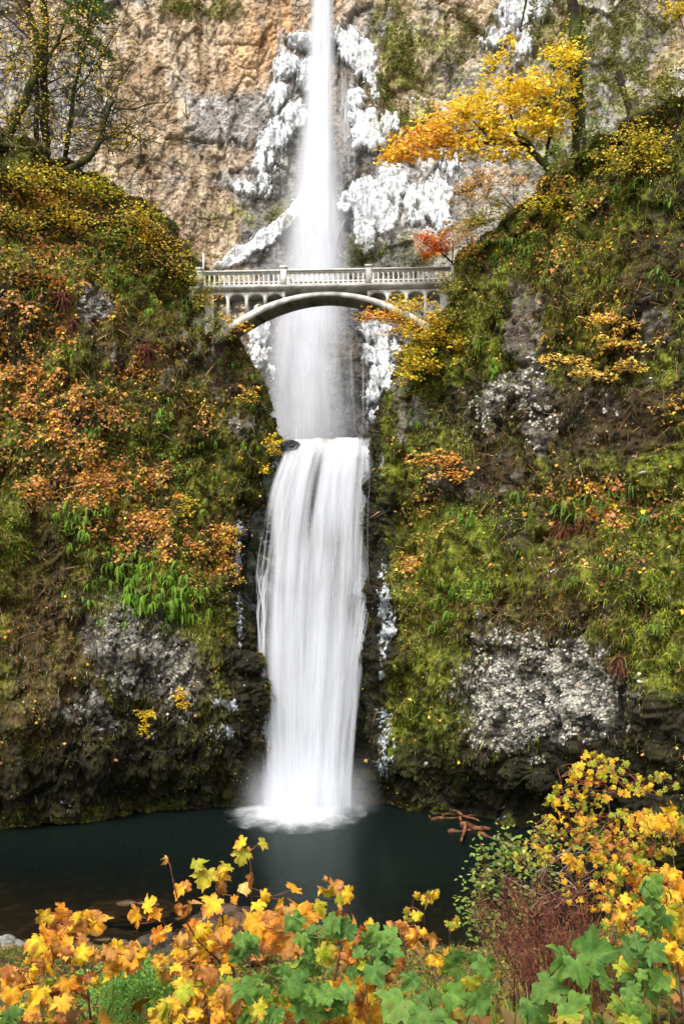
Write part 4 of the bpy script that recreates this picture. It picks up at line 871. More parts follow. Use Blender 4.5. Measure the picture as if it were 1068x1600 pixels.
bush(SL, 345, 535, [(378, 515, 20, 10, 12), (330, 470, 20, 18, 18), (350, 500, 18, 10, 10)], "sparse yellow sprig in front of the left foot of the arch", YEL + ORANGE[:2], per=6, size=.15, Yo=-.8)
bush(SL, 375, 640, [(385, 620, 16, 8, 10), (398, 612, 12, 10, 8)], "little pale orange sprig halfway down the left edge of the gorge", ORANGE + YEL, per=5, size=.14)
bush(SL, 405, 640, [(412, 600, 14, 20, 14), (420, 640, 8, 14, 8)], "dark sparse bush overhanging the gorge below the bridge", [(.06, .08, .03), (.10, .10, .04)], per=7, size=.10)
bush(SR, 715, 470, [(700, 452, 14, 22, 26), (708, 490, 18, 18, 22), (694, 430, 8, 10, 8)], "olive brown bush swallowing the right end of the bridge deck", OLV + YGR + GRN[:1] + TAN[:1], per=14, rad=.35, size=.12, Yo=-1.0)
bush(SL, 325, 500, [(318, 468, 14, 22, 26), (332, 500, 18, 16, 24), (345, 522, 14, 12, 16), (308, 440, 10, 14, 16)], "green and rust bush burying the left foot of the arch", OLV + YGR + GRN[:2] + ORANGE[:1], per=14, rad=.35, size=.12, Yo=-1.6)
# shrub belt along the top of the right slope
for u, v, bl, lab, co in [
    (1000, 270, [(1000, 215, 44, 26, 44), (1030, 250, 36, 26, 34), (960, 250, 30, 18, 22)], "large yellow bush high on the right slope at the frame edge", YEL[:2] + YGR + [(.55, .42, .08)]),
    (1050, 160, [(1040, 120, 50, 30, 40), (1000, 150, 40, 20, 24)], "olive and yellow bush above the large yellow one at far right", YGR + OLV + GRN[:1] + TAN[:1]),
    (1060, 20, [(1055, 14, 24, 14, 26)], "yellow leafy branch in the top right corner", YEL + YGR),
    (880, 330, [(850, 315, 40, 16, 30), (900, 330, 40, 16, 24)], "yellow green bush under the leaning maple base", YEL[:2] + YGR + GRN[:1]),
    (800, 345, [(770, 330, 34, 20, 40), (740, 345, 24, 16, 26)], "yellow green bush above the right end of the bridge", YGR + YEL[:1] + GRN[:1]),
    (780, 300, [(760, 280, 36, 20, 26), (735, 300, 26, 18, 20), (800, 280, 30, 18, 20)], "thin orange brown bush below the yellow maple crown", [(.70, .36, .07), (.60, .26, .06), (.62, .44, .08)]),
    (735, 390, [(725, 365, 26, 22, 34), (740, 395, 22, 14, 20)], "amber bush right of the small orange maple", [(.62, .40, .07), (.60, .26, .06), (.45, .38, .06)]),
    (960, 310, [(950, 300, 50, 16, 26), (1010, 320, 40, 20, 26)], "green and rust bush on the slope right of the big trunk", GRN + OLV + ORANGE[:1]),
    (920, 250, [(935, 215, 26, 34, 36), (870, 250, 20, 20, 16)], "green bush at the foot of the big mossy trunk", GRN + OLV + YGR[1:2])]:
    bush(SR, u, v, bl, lab, co, per=16, rad=.40, size=.12, Yo=-.3, tw=.02)
# left slope: bare mossy trees and yellow understorey
YL_ = [(.85, .58, .05), (.78, .54, .05), (.78, .42, .04), (.60, .54, .06)]
T = [("leaning mossy tree at the far left with its trunk bent to the right", [(px([(-12, 262), (18, 205), (42, 150), (56, 118), (60, 70), (45, 20), (40, -40)], 60), .32, .15), (px([(52, 125), (75, 95), (92, 60), (110, 10), (125, -40)], 60), .13, .05), (px([(42, 150), (62, 135), (88, 125), (105, 112)], 60), .08, .03), (px([(56, 70), (25, 40), (-5, 15)], 60), .08, .03)], [(20, 80, 60, 70, 60, 2, 70), (70, 20, 60, 40, 60, 2, 34), (30, 180, 50, 40, 60, 2, 30)], 150),
     ("straight mossy tree standing second from the left", [(px([(74, 268), (70, 200), (71, 120), (69, 50), (72, -60)], 61), .28, .2), (px([(71, 90), (100, 60), (140, 40), (165, 10)], 61), .09, .03), (px([(70, 60), (50, 40), (20, 30)], 61), .06, .02)], [(80, 110, 70, 70, 61, 2, 60), (130, 60, 60, 50, 61, 2, 24), (110, 200, 60, 40, 61, 2, 30)], 150),
     ("slim dark tree close beside the straight mossy one", [(px([(54, 250), (57, 190), (60, 130), (52, 90)], 60.5), .2, .1), (px([(58, 160), (85, 140), (120, 135)], 60.5), .05, .02)], [(50, 200, 50, 40, 60.5, 1.5, 30)], 60),
     ("slender tree with thin fanned branches behind the mossy limb", [(px([(100, 262), (108, 200), (114, 150), (128, 90), (140, 30), (160, -40)], 62), .16, .08), (px([(114, 150), (145, 110), (175, 60), (200, 20)], 62), .06, .02)], [(150, 120, 60, 70, 62, 2, 30), (180, 220, 50, 40, 62, 2, 10)], 200),
     ("mossy limb arching to the right above the yellow bushes", [(px([(84, 275), (112, 262), (140, 248), (155, 225), (160, 195), (172, 165), (178, 158)], 60), .24, .1), (px([(148, 232), (170, 212), (195, 205), (215, 215), (240, 240)], 59.5), .07, .02), (px([(176, 168), (205, 172), (235, 162), (262, 160)], 59.5), .06, .02), (px([(165, 182), (135, 180), (90, 184)], 59.5), .04, .015)], [(215, 215, 50, 30, 59.5, 1, 8), (160, 215, 60, 30, 60, 1, 8)], 170)]
for lab, limbs, bl, tw in T:
    plant("bare_tree", lab, "tree", limbs[0][0][0], limbs, bl, per=11, rad=.7, flat=.4, size=.14, cols=YL_, moss=.8, twig=.026, twigs_extra=tw, group="bare mossy trees on the left slope")
# conifer boughs high up behind
root = empty("conifer", at(72, 255, 66)); tag(root, "dark green conifer spreading boughs at the top left behind the bare trees", "tree")
mb = MB(); tr = px([(72, 280), (71, 60), (72, -180)], 66); mb.tube(smoothpts(tr), np.linspace(.13, .10, 24), 8); bark_build(mb, "trunk", root, at(72, 255, 66), .2)
P, NR, FW = [], [], []
for k in range(50):
    v = rng.uniform(-130, 40); a = rng.uniform(-.9, .7); c0 = at(72, v, 66); L = 3.4 + (v + 160) / 230 * 2.4; L *= rng.uniform(.6, 1.1); d = A_([math.cos(a), math.sin(a), -.25])
    for t in np.linspace(.55, 1, 22):
        q = c0 + d * L * t + A_([0, 0, -.35 * t * t * L]); m = 7
        P.append(q + rnd(m, .10)); FW.append(unit(A_([d * .8] * m) + rnd(m, .7) + A_([0, 0, -.3]))); NR.append(Zup + rnd(m, .3))
P, NR, FW = map(np.concatenate, (P, NR, FW)); leafmesh("foliage", [(P, NR, FW, rhomb, rng.uniform(.14, .3, len(P)), pal([(.09, .16, .05), (.14, .22, .07), (.18, .25, .08)], len(P)))], M_leaf, parent=root, off=at(72, 255, 66))
LAB = [("scrubby yellow brown bush hiding the left end of the balustrade", 297, 440, YGR + OLV + YEL[:1]), ("yellow bush on the skyline of the left slope beneath the leaning tree", 30, 285, YEL[:2] + YGR + OLV[:2] + BRN[3:]), ("golden bush around the foot of the straight mossy tree", 90, 285, YEL[:2] + YGR + OLV[:2]), ("yellow green bush below the mossy limb", 150, 300, YEL[:2] + YGR + GRN[:1]),
       ("golden orange bush on the left slope shoulder above the bridge path", 205, 345, YEL[:2] + [(.78, .40, .05)] + YGR + OLV[:1]), ("thin yellow bush left of the bridge balustrade", 245, 380, YEL + [(.78, .40, .05)]), ("olive bush at the far left below the skyline bushes", 20, 350, YGR + OLV + YEL[:1]),
       ("mixed green and yellow bush in the middle of the left shoulder", 95, 340, YGR + GRN[:1] + YEL), ("dark green bush under the golden orange one", 175, 375, GRN + YGR + OLV), ("orange brown bush near the left path edge", 250, 410, ORANGE[:2] + YGR + OLV), ("rust and green bush at the left frame edge", 30, 420, ORANGE[:2] + OLV + YGR)]
for lab, u, v, co in LAB:
    bush(SL, u, v + 8, [(u + R.uniform(-16, 16), v - 12, 34, 18, 34), (u - 22, v, 22, 14, 16), (u + 24, v + 4, 24, 14, 16)], lab, co, per=10, rad=.62, size=.14, Yo=-.3, tw=.018, name="shrub")
# leafless twiggy shrubs beside the bridge end and on the slope
for u, v, bl, lab in [(275, 400, [(300, 370, 26, 30, 4), (330, 350, 20, 24, 3), (270, 350, 20, 24, 3)], "leafless twiggy bush standing left of the bridge end"), (230, 330, [(240, 280, 20, 30, 4), (215, 270, 20, 24, 3)], "leafless grey twigs rising over the left shoulder")]:
    p, n = SL.hit(u, v); plant("bare_shrub", lab, "shrub", p, [(np.stack([p, at(b_[0], b_[1], p[1])]), .03, .01) for b_ in bl], [(b_[0], b_[1], b_[2], b_[3], p[1], .5, 8) for b_ in bl], per=1, size=.1, cols=YEL + ORANGE, moss=0, twig=.012, twigs_extra=90, trunkname="stems")
# small tree at the right end, twigs in front of the orange maple
# ---------------------------------------------------------------- ferns
def frond(L, np_, droop, wid, seed):
    V, Fc = [], []; t = np.linspace(0, 1, np_ + 1); y = L * t * (1 - .18 * droop * t); z = L * (.55 * t - (.55 + .6 * droop) * t * t)
    for i in range(np_):
        w = wid * L * math.sin(PI * min(1, (.12 + .88 * t[i])) ** .8) * (1 - .4 * t[i]) if i < np_ else 0
        w = wid * L * (t[i] * 6 if t[i] < .16 else 1) * (1 - t[i]) ** .55
        for s in (-1, 1):
            k = len(V); V += [(0, y[i], z[i]), (s * w, y[i] + .28 * w, z[i] - .12 * w), (0, y[i + 1] - .15 * (y[i + 1] - y[i]), z[i + 1])]; Fc.append((k, k + 1, k + 2))
    return np.array(V, np.float32), np.array(Fc)
def fern_mesh(n, L, npn, droop, wid, cols, spread=1.0, hang=0.0, seed=0):
    VV, FF, CC, k = [], [], [], 0; rr_ = np.random.default_rng(seed)
    for i in range(n):
        V, Fc = frond(L * rr_.uniform(.7, 1.1), npn, droop * rr_.uniform(.7, 1.3), wid, i); a = rr_.uniform(-1.7, 1.7) * spread + PI if hang else i * 2 * PI / n + rr_.uniform(-.3, .3)
        el = rr_.uniform(-.5, .4) - hang; ce, se = math.cos(el), math.sin(el); V = np.stack([V[:, 0], V[:, 1] * ce - V[:, 2] * se, V[:, 1] * se + V[:, 2] * ce], -1)
        ca, sa = math.cos(a), math.sin(a); V = np.stack([V[:, 0] * ca - V[:, 1] * sa, V[:, 0] * sa + V[:, 1] * ca, V[:, 2]], -1) + rr_.normal(size=3) * .06 * L
        c = np.array(cols[rr_.integers(len(cols))]) * rr_.uniform(.8, 1.2); VV.append(V); FF.append(Fc + k); CC.append(np.broadcast_to(c, V.shape)); k += len(V)
    return np.concatenate(VV), np.concatenate(FF), np.concatenate(CC)
FG = [(.13, .26, .018), (.17, .31, .022), (.22, .36, .03), (.08, .18, .012)]
protoF = []
for j in range(5):
    V, Fc, Cc = fern_mesh(8, .36, 8, .7, .15, FG, 1.15, .55, j); protoF.append(("licorice_fern", V, Fc, Cc))
protoS = []
for j in range(4):
    V, Fc, Cc = fern_mesh(13, .85, 20, 1.0, .13, [(.12, .24, .025), (.17, .30, .03), (.08, .16, .02)], 1, 0, 40 + j); protoS.append(("sword_fern", V, Fc, Cc))
def put_fern(S, protos, u, v, label, group, sc=1.0, fr=None):
    p, n = S.hit(u, v); j = R.randrange(len(protos)); nm, V, Fc, Cc = protos[j]
    if (nm, j) not in put_fern.made:
        o = mesh(nm, V, Fc, M_leaf, Cc); put_fern.made[(nm, j)] = o
    else:
        o = put_fern.made[(nm, j)].copy(); SC.collection.objects.link(o)
    o.location = p + n * .06; az = math.atan2(n[0], -n[1]) if nm == "licorice_fern" else R.uniform(0, 6.3); o.rotation_euler = (R.uniform(-.2, .2), R.uniform(-.2, .2), az + R.uniform(-.4, .4)); s = sc * R.uniform(.8, 1.5) * (1.25 if nm == 'licorice_fern' else .85); o.scale = (s, s, s)
    tag(o, label, "fern", group); return o
put_fern.made = {}
def ferns(S, protos, bl, labels, group):
    for (u, v, ru, rv, n, sc), label in zip(bl, labels):
        for _ in range(n): put_fern(S, protos, u + R.gauss(0, .5) * ru, v + R.gauss(0, .5) * rv, label, group, sc)
ferns(SL, protoF, [(230, 915, 110, 50, 90, 1.35), (180, 870, 50, 20, 9, 1.2), (280, 950, 40, 20, 9, 1.2)],
      ["bright green fern in the big fern patch under the orange leaves", "fern at the upper left corner of the big fern patch", "fern at the lower right corner of the big fern patch"], "ferns in the big left patch")
ferns(SL, protoF, [(122, 800, 36, 26, 24, 1.35), (130, 838, 18, 16, 5, 1.2)], ["bright fern in the drooping patch above the brown hanging moss", "fern at the drooping tip of the patch above the brown moss"], "ferns in the drooping left patch")
ferns(SL, protoF, [(110, 545, 20, 10, 8, .8), (144, 672, 12, 16, 9, .8)], ["fern in the small bright tuft below the rust skirted ferns", "fern in the round bright tuft amid the orange leaves"], "ferns in the small left tufts")
ferns(SL, protoF, [(240, 470, 50, 60, 10, .9), (255, 640, 26, 26, 8, 1.0), (300, 700, 50, 60, 14, .9), (230, 760, 50, 20, 3, .9), (330, 540, 60, 60, 8, .9), (400, 620, 16, 40, 5, 1), (390, 700, 20, 14, 3, 1), (180, 440, 60, 20, 5, .9), (290, 770, 40, 20, 5, .9)],
      ["little fern on the left wall level with the bridge arch", "fern in the green tuft at the centre of the left wall", "little fern between the orange leaves and the lip of the falls", "little fern half buried in the orange leaf drift", "little fern on the left wall below the bridge foot", "little fern on the left edge of the gorge",
       "little fern beside the round yellow bush at the lip", "little fern high on the left wall near grey rock", "little fern by the small yellow bush on the left wall"], "scattered ferns on the left wall")
ferns(SR, protoF, [(665, 560, 24, 50, 17, 1.05), (655, 640, 20, 40, 7, .9), (770, 575, 20, 40, 9, 1), (720, 925, 60, 30, 16, 1.1), (690, 960, 26, 30, 8, 1.1), (740, 900, 20, 16, 5, 1.2)],
      ["fern hanging below the yellow maple at the right bridge end", "fern on the gorge edge right of the upper falls", "fern beside the bare grey rock face on the right wall", "fern on the green slope above the pale lichen", "fern hanging left of the pale lichen", "fern in the tuft above the pale lichen's left side"], "ferns near the falls on the right wall")
ferns(SR, protoF, [(860, 345, 50, 30, 5, .9), (780, 420, 50, 60, 6, .9), (930, 880, 50, 16, 4, 1.1), (1000, 980, 30, 26, 4, 1.1), (885, 905, 20, 10, 3, 1.1), (930, 570, 50, 30, 4, .9), (760, 820, 60, 26, 6, 1), (850, 430, 16, 12, 3, 1), (1000, 300, 60, 40, 4, .9)],
      ["little fern under the leaning maple's root", "little fern right of the bridge end", "little fern under the leafy ledge at right", "little fern right of the pale lichen", "little fern in the clump above the pale lichen", "little fern behind the pale yellow maple sapling", "little fern at the left end of the right ledge", "bright fern on the moss above the bare grey rock", "little fern under the large yellow bush at far right"], "scattered ferns on the right wall")
ferns(SR, protoS, [(720, 805, 30, 14, 5, .9), (895, 790, 40, 16, 7, 1.0), (960, 780, 60, 20, 8, .9), (1020, 800, 30, 20, 4, .8), (800, 775, 30, 12, 3, .8)],
      ["sword fern left of the right wall's leafy ledge", "arching sword fern at the left end of the leafy ledge", "sword fern in the middle of the leafy ledge", "sword fern on the ledge at the right frame edge", "sword fern just above the left ledge end"], "sword ferns on the right ledge")
ferns(SR, protoS, [(850, 330, 60, 30, 7, .9), (800, 380, 30, 20, 4, .9), (960, 290, 60, 20, 5, .8), (1040, 440, 20, 20, 3, .9)],
      ["sword fern just below the leaning yellow maple", "sword fern on the slope above the bridge's right end", "sword fern below the big mossy trunk", "sword fern at the right frame edge above the maple sapling"], "sword ferns on the upper right slope")
ferns(SL, protoS, [(160, 400, 80, 20, 7, .9), (60, 460, 50, 30, 3, .8), (280, 470, 30, 20, 3, .8)], ["sword fern below the golden bushes of the left slope", "sword fern near the left frame edge below the bushes", "sword fern on the slope left of the bridge foot"], "sword ferns on the upper left slope")
def skirt_fern(S, u, v, label, L=1.0):
    p, n = S.hit(u, v); p = p + n * .15; root = empty("sword_fern", p); tag(root, label, "fern")
    V, Fc, Cc = fern_mesh(12, .8, 20, .9, .13, [(.12, .20, .03), (.09, .16, .025)], 1, 0, int(u)); mesh("fronds", V, Fc, M_leaf, Cc, parent=root)
    m = 260; leafmesh("dead_fronds", [(rnd(m, .12), rnd(m), unit(rnd(m, .35) + A_([0, -.15, -1.])), blade, rng.uniform(.5, 1.3, m) * L, pal([(.22, .07, .04), (.30, .12, .06), (.14, .06, .04)], m))], M_leaf, parent=root)
skirt_fern(SR, 880, 815, "sword fern with a hanging rust red skirt at the left end of the right ledge", 1.1)
skirt_fern(SR, 915, 822, "second rust skirted sword fern further along the right ledge", 1.0)
skirt_fern(SR, 972, 1030, "lone rust skirted fern on the right wall beside the white lichen", .9)
skirt_fern(SL, 98, 465, "rust skirted fern beside grey rock on the upper left wall", .9)
skirt_fern(SL, 118, 500, "lower rust skirted fern beside grey rock on the upper left wall", .8)
skirt_fern(SL, 228, 545, "rust skirted fern hanging in the middle of the left wall", .9)
# ---------------------------------------------------------------- foreground plants on the near bank
half_m = [(.02, .03), (.12, -.10), (.30, -.17), (.33, -.06), (.45, -.03), (.37, .07), (.37, .15), (.48, .17), (.60, .21), (.64, .32), (.76, .45), (.60, .45), (.53, .54), (.44, .50), (.33, .48), (.36, .58), (.42, .70), (.31, .74), (.25, .86), (.11, .89), (0, 1.0)]
half_t = [(.02, .05), (.14, -.12), (.30, -.16), (.40, -.10), (.46, .02), (.50, .12), (.46, .20), (.58, .24), (.66, .36), (.72, .50), (.60, .54), (.52, .62), (.40, .60), (.32, .60), (.34, .70), (.30, .80), (.20, .88), (.12, .92), (.06, .98), (0, 1.04)]
def bigleaf(half, style, seed):
    rr_ = np.random.default_rng(seed); out = [(x, y) for x, y in half] + [(-x, y) for x, y in half[-2::-1]]
    out = np.array(out); out = out * (1 + .06 * rr_.normal(size=(len(out), 1)))
    # refine the outline with small teeth
    o2 = []
    for i in range(len(out)):
        a, b = out[i], out[(i + 1) % len(out)]; o2 += [a, (a + b) / 2 + .018 * rr_.normal(size=2)]
    out = np.array(o2); n = len(out); c = np.array([0, .25]); rings = (.3, .62, .85, 1.0)
    P = np.concatenate([[c]] + [c + (out - c) * r for r in rings]); x, y = P[:, 0], P[:, 1]
    ang = np.arctan2(x, y - .02); ax = np.array([0, .98, -.98, 1.95, -1.95]); dv = np.min(np.abs(ang[:, None] - ax[None]), 1); rad = np.hypot(x, y - .02)
    z = .10 * np.abs(np.sin(dv * 2)) * rad - .0 * x
    fold, droop, wav, cur = style
    ph = rr_.uniform(0, 6, 4)
    z = z + fold * np.abs(x) - droop * (y - .2) ** 2 - droop * .6 * x * x + wav * (np.sin(5 * x + ph[0]) * np.sin(4 * y + ph[1]) * .5 + np.sin(11 * x + ph[2] + 6 * y) * .22) * np.clip(rad * 1.4, 0, 1)
    if cur > 0:      # roll the blade towards its underside or upper side
        k = cur * 2.4; xx = np.sin(k * x) / k; zz = (1 - np.cos(k * x)) / k * (1 if seed % 2 else -1); x2 = xx; z = z + zz
        yy = .25 + np.sin(cur * 1.7 * (y - .25)) / (cur * 1.7); z = z - (1 - np.cos(cur * 1.7 * (y - .25))) / (cur * 1.7); x, y = x2, yy
    V = np.stack([x, y, z], -1).astype(np.float32)
    F3 = [(0, 1 + (i + 1) % n, 1 + i) for i in range(n)]
    for r in range(len(rings) - 1):
        for i in range(n):
            a, b = 1 + r * n + i, 1 + r * n + (i + 1) % n; F3 += [(a, b, b + n), (a, b + n, a + n)]
    vein = np.exp(-(dv * rad / .035) ** 2); edge = np.concatenate([[0]] + [np.full(n, e) for e in (0, .1, .5, 1.)])
    spot = vnoise(np.stack([P[:, 0] * 6, P[:, 1] * 6, 0 * P[:, 0] + seed], -1), 1.0, seed)
    return V, np.array(F3), vein, edge, spot
STY = dict(flat=(.08, .25, .14, 0), wavy=(.18, .45, .28, 0), curl=(.15, .4, .35, .95), tight=(.2, .3, .4, 1.5))
def _noop(): pass
LV = {(h, s, k): bigleaf(half_m if h == 'm' else half_t, STY[s], 10 * k + len(s) + (h == 't')) for h in 'mt' for s in STY for k in range(6)}
LC = dict(yel=[(.72, .42, .015), (.76, .48, .02), (.68, .34, .015), (.60, .42, .02)], ora=[(.70, .28, .015), (.62, .20, .015), (.74, .36, .02)], bro=[(.32, .12, .02), (.42, .18, .035), (.22, .07, .015), (.48, .23, .05)], pal=[(.58, .33, .07), (.66, .43, .12), (.46, .22, .05)],
          grn=[(.075, .165, .026), (.105, .21, .03), (.055, .13, .022)], ygr=[(.30, .34, .02), (.42, .38, .02), (.20, .29, .02)])
SEC = dict(yel=(.62, .20, .04), ora=(.80, .55, .05), bro=(.75, .38, .10), pal=(.40, .18, .08), grn=(.15, .26, .04), ygr=(.72, .50, .05))
def fg_plant(name, label, stems, leaves, cat="shrub", rstem=.008, scol=(.10, .04, .025), group=None, petcol=None):
    """stems: lists of (u, v, Y); leaves: (u, v, Y, size px, kind, style, tipdir or None)"""
    base = at(*stems[0][0]); root = empty(name, base); tag(root, label, cat, group); mb = MB(); nodes = []
    for st in stems:
        q = smoothpts(px(st, 6), 22); mb.tube(q, np.linspace(rstem, rstem * .45, 22), 6, scol); nodes.append(q)
    nodes = np.concatenate(nodes); VV, FF, CC, n = [], [], [], 0; pb = MB()
    leaves = sorted(leaves, key=lambda l: np.linalg.norm(nodes - at(l[0], l[1], l[2]), axis=1).min())
    for u, v, Y, s, kind, sty, tip in leaves:
        half = 't' if kind == 'grn' else 'm'; V, Fc, vein, edge, spot = LV[(half, sty, R.randrange(6))]
        c = at(u, v, Y); sz = s * .84 / F * Y / 1.25
        th = (R.gauss(0, 1.0) + PI) if tip is None else tip + R.gauss(0, .25)    # 0 = tip up, pi = tip down
        fw = np.array([math.sin(th), R.gauss(-.25, .35), math.cos(th) * .8]); nr = unit(A_([R.gauss(0, .65), -1.0 + R.gauss(0, .5), .6 + R.gauss(0, .5)]))
        x = unit(np.cross(fw, nr)); y = np.cross(nr, x); cen = np.array([0, .42, 0]); W_ = (V - cen) * A_([R.uniform(.78, 1.12), 1, R.uniform(.7, 1.5)]); W_[:, 0] += W_[:, 1] * R.uniform(-.15, .15)
        Q = c + sz * (W_[:, :1] * x + W_[:, 1:2] * y + W_[:, 2:] * nr); j0 = c + sz * (-.38 * y)
        b0 = np.array(R.choice(LC[kind])) * R.uniform(.82, 1.15); b1 = np.array(SEC[kind]); t = np.clip((spot - .52) * 3, 0, 1) * R.uniform(.2, 1.0); col = b0 + (b1 - b0) * t[:, None]
        dot = vnoise(V.astype(float) * 16 + R.random() * 50, 1.0, 4); col = col + (A_([.22, .08, .02] if kind != 'grn' else [.20, .17, .04]) - col) * (np.clip((dot - .68) * 5, 0, 1) * R.choice([0, .4, .8]))[:, None]
        if kind != 'grn':
            e = edge * R.choice([0, .3, .6, .9]) * (spot > .35); col = col + (np.array([.40, .15, .05]) - col) * e[:, None]
        col = col + (np.minimum(b0 * 1.3 + .02, .9) - col) * (vein * (.5 if kind == 'grn' else .4))[:, None]
        VV.append(Q); FF.append(Fc + n); CC.append(col); n += len(Q)
        d = np.linalg.norm(nodes - j0, axis=1) + .5 * np.maximum(0, nodes[:, 2] - j0[2]); a = nodes[np.argmin(d)]; L = np.linalg.norm(a - j0)
        q = curve(a, j0, 7, .09, .05); kk = max(0, 6 - int(.10 / (L / 6 + 1e-6)) - 1)
        if kk > 1: pb.tube(q[:kk + 1], np.linspace(.0032, .0022, kk + 1), 4, (.10, .055, .03), cap=False); nodes = np.concatenate([nodes, q[1:kk + 1]])
        pb.tube(q[kk:], np.linspace(.0021, .0014, 7 - kk), 4, petcol or ((.36, .10, .05) if kind != 'grn' else (.16, .20, .06)), cap=False)
    mb.build("stems", M_bark, parent=root, smooth=True, off=base)
    if pb.n: pb.build("leaf_stalks", M_bark, parent=root, smooth=True, off=base)
    if VV: mesh("leaves", np.concatenate(VV) - base, np.concatenate(FF), M_bigleaf, np.concatenate(CC), parent=root, smooth=True)
    return root
def many(bl):
    out = []
    for u, v, ru, rv, Y, dY, s, n, kinds, stys in bl:
        for _ in range(n):
            a, r = R.uniform(0, 2 * PI), math.sqrt(R.random()); out.append((u + ru * r * math.cos(a), v + rv * r * math.sin(a), Y + R.uniform(-dY, dY), s * R.uniform(.5, 1.3), R.choice(kinds), R.choice(stys), None))
    return out
fl, cu = ['flat', 'wavy'], ['wavy', 'curl', 'tight', 'curl']; mx = ['flat', 'wavy', 'wavy', 'curl']
fg_plant("maple_sapling", "orange and brown leaved maple sapling at the lower left", [[(150, 1720, 6), (144, 1620, 6), (136, 1530, 6), (123, 1465, 6), (120, 1430, 6)], [(140, 1560, 6), (100, 1540, 6), (60, 1535, 6), (25, 1545, 6)], [(136, 1530, 6), (165, 1512, 5.9), (185, 1500, 5.9)], [(146, 1640, 6), (120, 1600, 6), (90, 1585, 6)]],
    many([(105, 1445, 44, 24, 6, .25, 44, 17, ['ora', 'ora', 'bro', 'yel', 'pal'], mx), (80, 1478, 36, 20, 6, .25, 42, 13, ['ora', 'yel', 'bro'], mx), (140, 1440, 20, 20, 5.9, .2, 40, 5, ['pal', 'bro', 'yel'], cu), (135, 1480, 14, 22, 5.9, .15, 36, 4, ['yel', 'pal'], mx),
          (185, 1500, 30, 24, 5.9, .2, 40, 17, ['yel', 'yel', 'ora', 'bro'], mx), (50, 1520, 34, 22, 6.1, .3, 36, 14, ['yel', 'yel', 'ora', 'bro'], mx), (18, 1540, 20, 24, 6, .3, 38, 10, ['ora', 'yel', 'bro'], mx), (95, 1560, 44, 24, 6, .3, 34, 20, ['yel', 'bro', 'ora', 'ygr'], mx), (125, 1535, 30, 14, 5.9, .2, 30, 8, ['ora', 'bro', 'yel'], cu), (60, 1590, 70, 20, 5.8, .3, 38, 18, ['ygr', 'yel', 'bro', 'ora'], mx)]))
fg_plant("maple_shoot", "leaning shoot with three yellow leaves over the dark water", [[(330, 1700, 6.4), (300, 1560, 6.4), (262, 1450, 6.4), (248, 1430, 6.4)]], [(210, 1430, 6.4, 38, 'yel', 'flat', 4.3), (234, 1412, 6.4, 40, 'yel', 'flat', .2), (243, 1428, 6.4, 32, 'ora', 'flat', 2.6), (214, 1446, 6.4, 18, 'bro', 'tight', 3.1), (262, 1452, 6.4, 20, 'yel', 'flat', 1.6), (248, 1462, 6.3, 34, 'ora', 'wavy', 2), (228, 1478, 6.3, 30, 'bro', 'curl', 3)], rstem=.004)
fg_plant("maple_sapling", "tall yellow leaved maple sapling in the middle, highest of the foreground leaves", [[(430, 1740, 6.3), (398, 1620, 6.3), (372, 1550, 6.3), (350, 1460, 6.3), (344, 1395, 6.3), (332, 1370, 6.3)], [(405, 1600, 6.3), (398, 1500, 6.3), (393, 1420, 6.3), (392, 1350, 6.3), (388, 1332, 6.3)], [(372, 1550, 6.3), (345, 1500, 6.3), (315, 1480, 6.3), (290, 1440, 6.3), (275, 1400, 6.3), (266, 1352, 6.3)], [(390, 1605, 6.2), (340, 1570, 6.2), (310, 1540, 6.2)]],
    [(374, 1318, 6.3, 34, 'yel', 'wavy', 5.0), (412, 1319, 6.3, 28, 'ygr', 'flat', 1.9), (378, 1338, 6.3, 46, 'ygr', 'flat', 3.4), (352, 1356, 6.3, 34, 'ygr', 'wavy', 4), (310, 1350, 6.3, 34, 'ygr', 'wavy', .1), (320, 1372, 6.3, 50, 'ygr', 'flat', 3.6), (345, 1370, 6.35, 40, 'yel', 'wavy', 3.4), (330, 1416, 6.25, 54, 'yel', 'flat', 3.7), (345, 1385, 6.3, 38, 'bro', 'curl', 3),
     (262, 1344, 6.3, 20, 'pal', 'curl', 3.3), (280, 1392, 6.3, 36, 'yel', 'wavy', 4.2), (290, 1385, 6.3, 30, 'bro', 'curl', 3), (282, 1424, 6.25, 36, 'bro', 'tight', 3.2), (292, 1432, 6.25, 40, 'bro', 'curl', 3.1), (300, 1412, 6.25, 30, 'bro', 'tight', 1.6), (380, 1385, 6.25, 36, 'pal', 'curl', 3.1), (390, 1376, 6.2, 26, 'bro', 'tight', 3), (366, 1406, 6.2, 20, 'ora', 'flat', 2.9),
     (412, 1402, 6.2, 36, 'yel', 'curl', 3.3), (404, 1416, 6.2, 34, 'yel', 'wavy', 2.8), (435, 1416, 6.2, 40, 'yel', 'flat', 3.3), (460, 1387, 6.2, 34, 'yel', 'flat', .6), (320, 1452, 6.2, 30, 'ora', 'wavy', 2.9)]
    + many([(330, 1475, 60, 34, 6.3, .3, 32, 40, ['ora', 'bro', 'pal', 'yel', 'yel'], mx), (390, 1470, 50, 34, 6.3, .3, 32, 29, ['yel', 'bro', 'pal', 'ora'], mx), (300, 1510, 60, 26, 6.3, .3, 30, 32, ['ora', 'bro', 'yel', 'ygr'], mx)]))
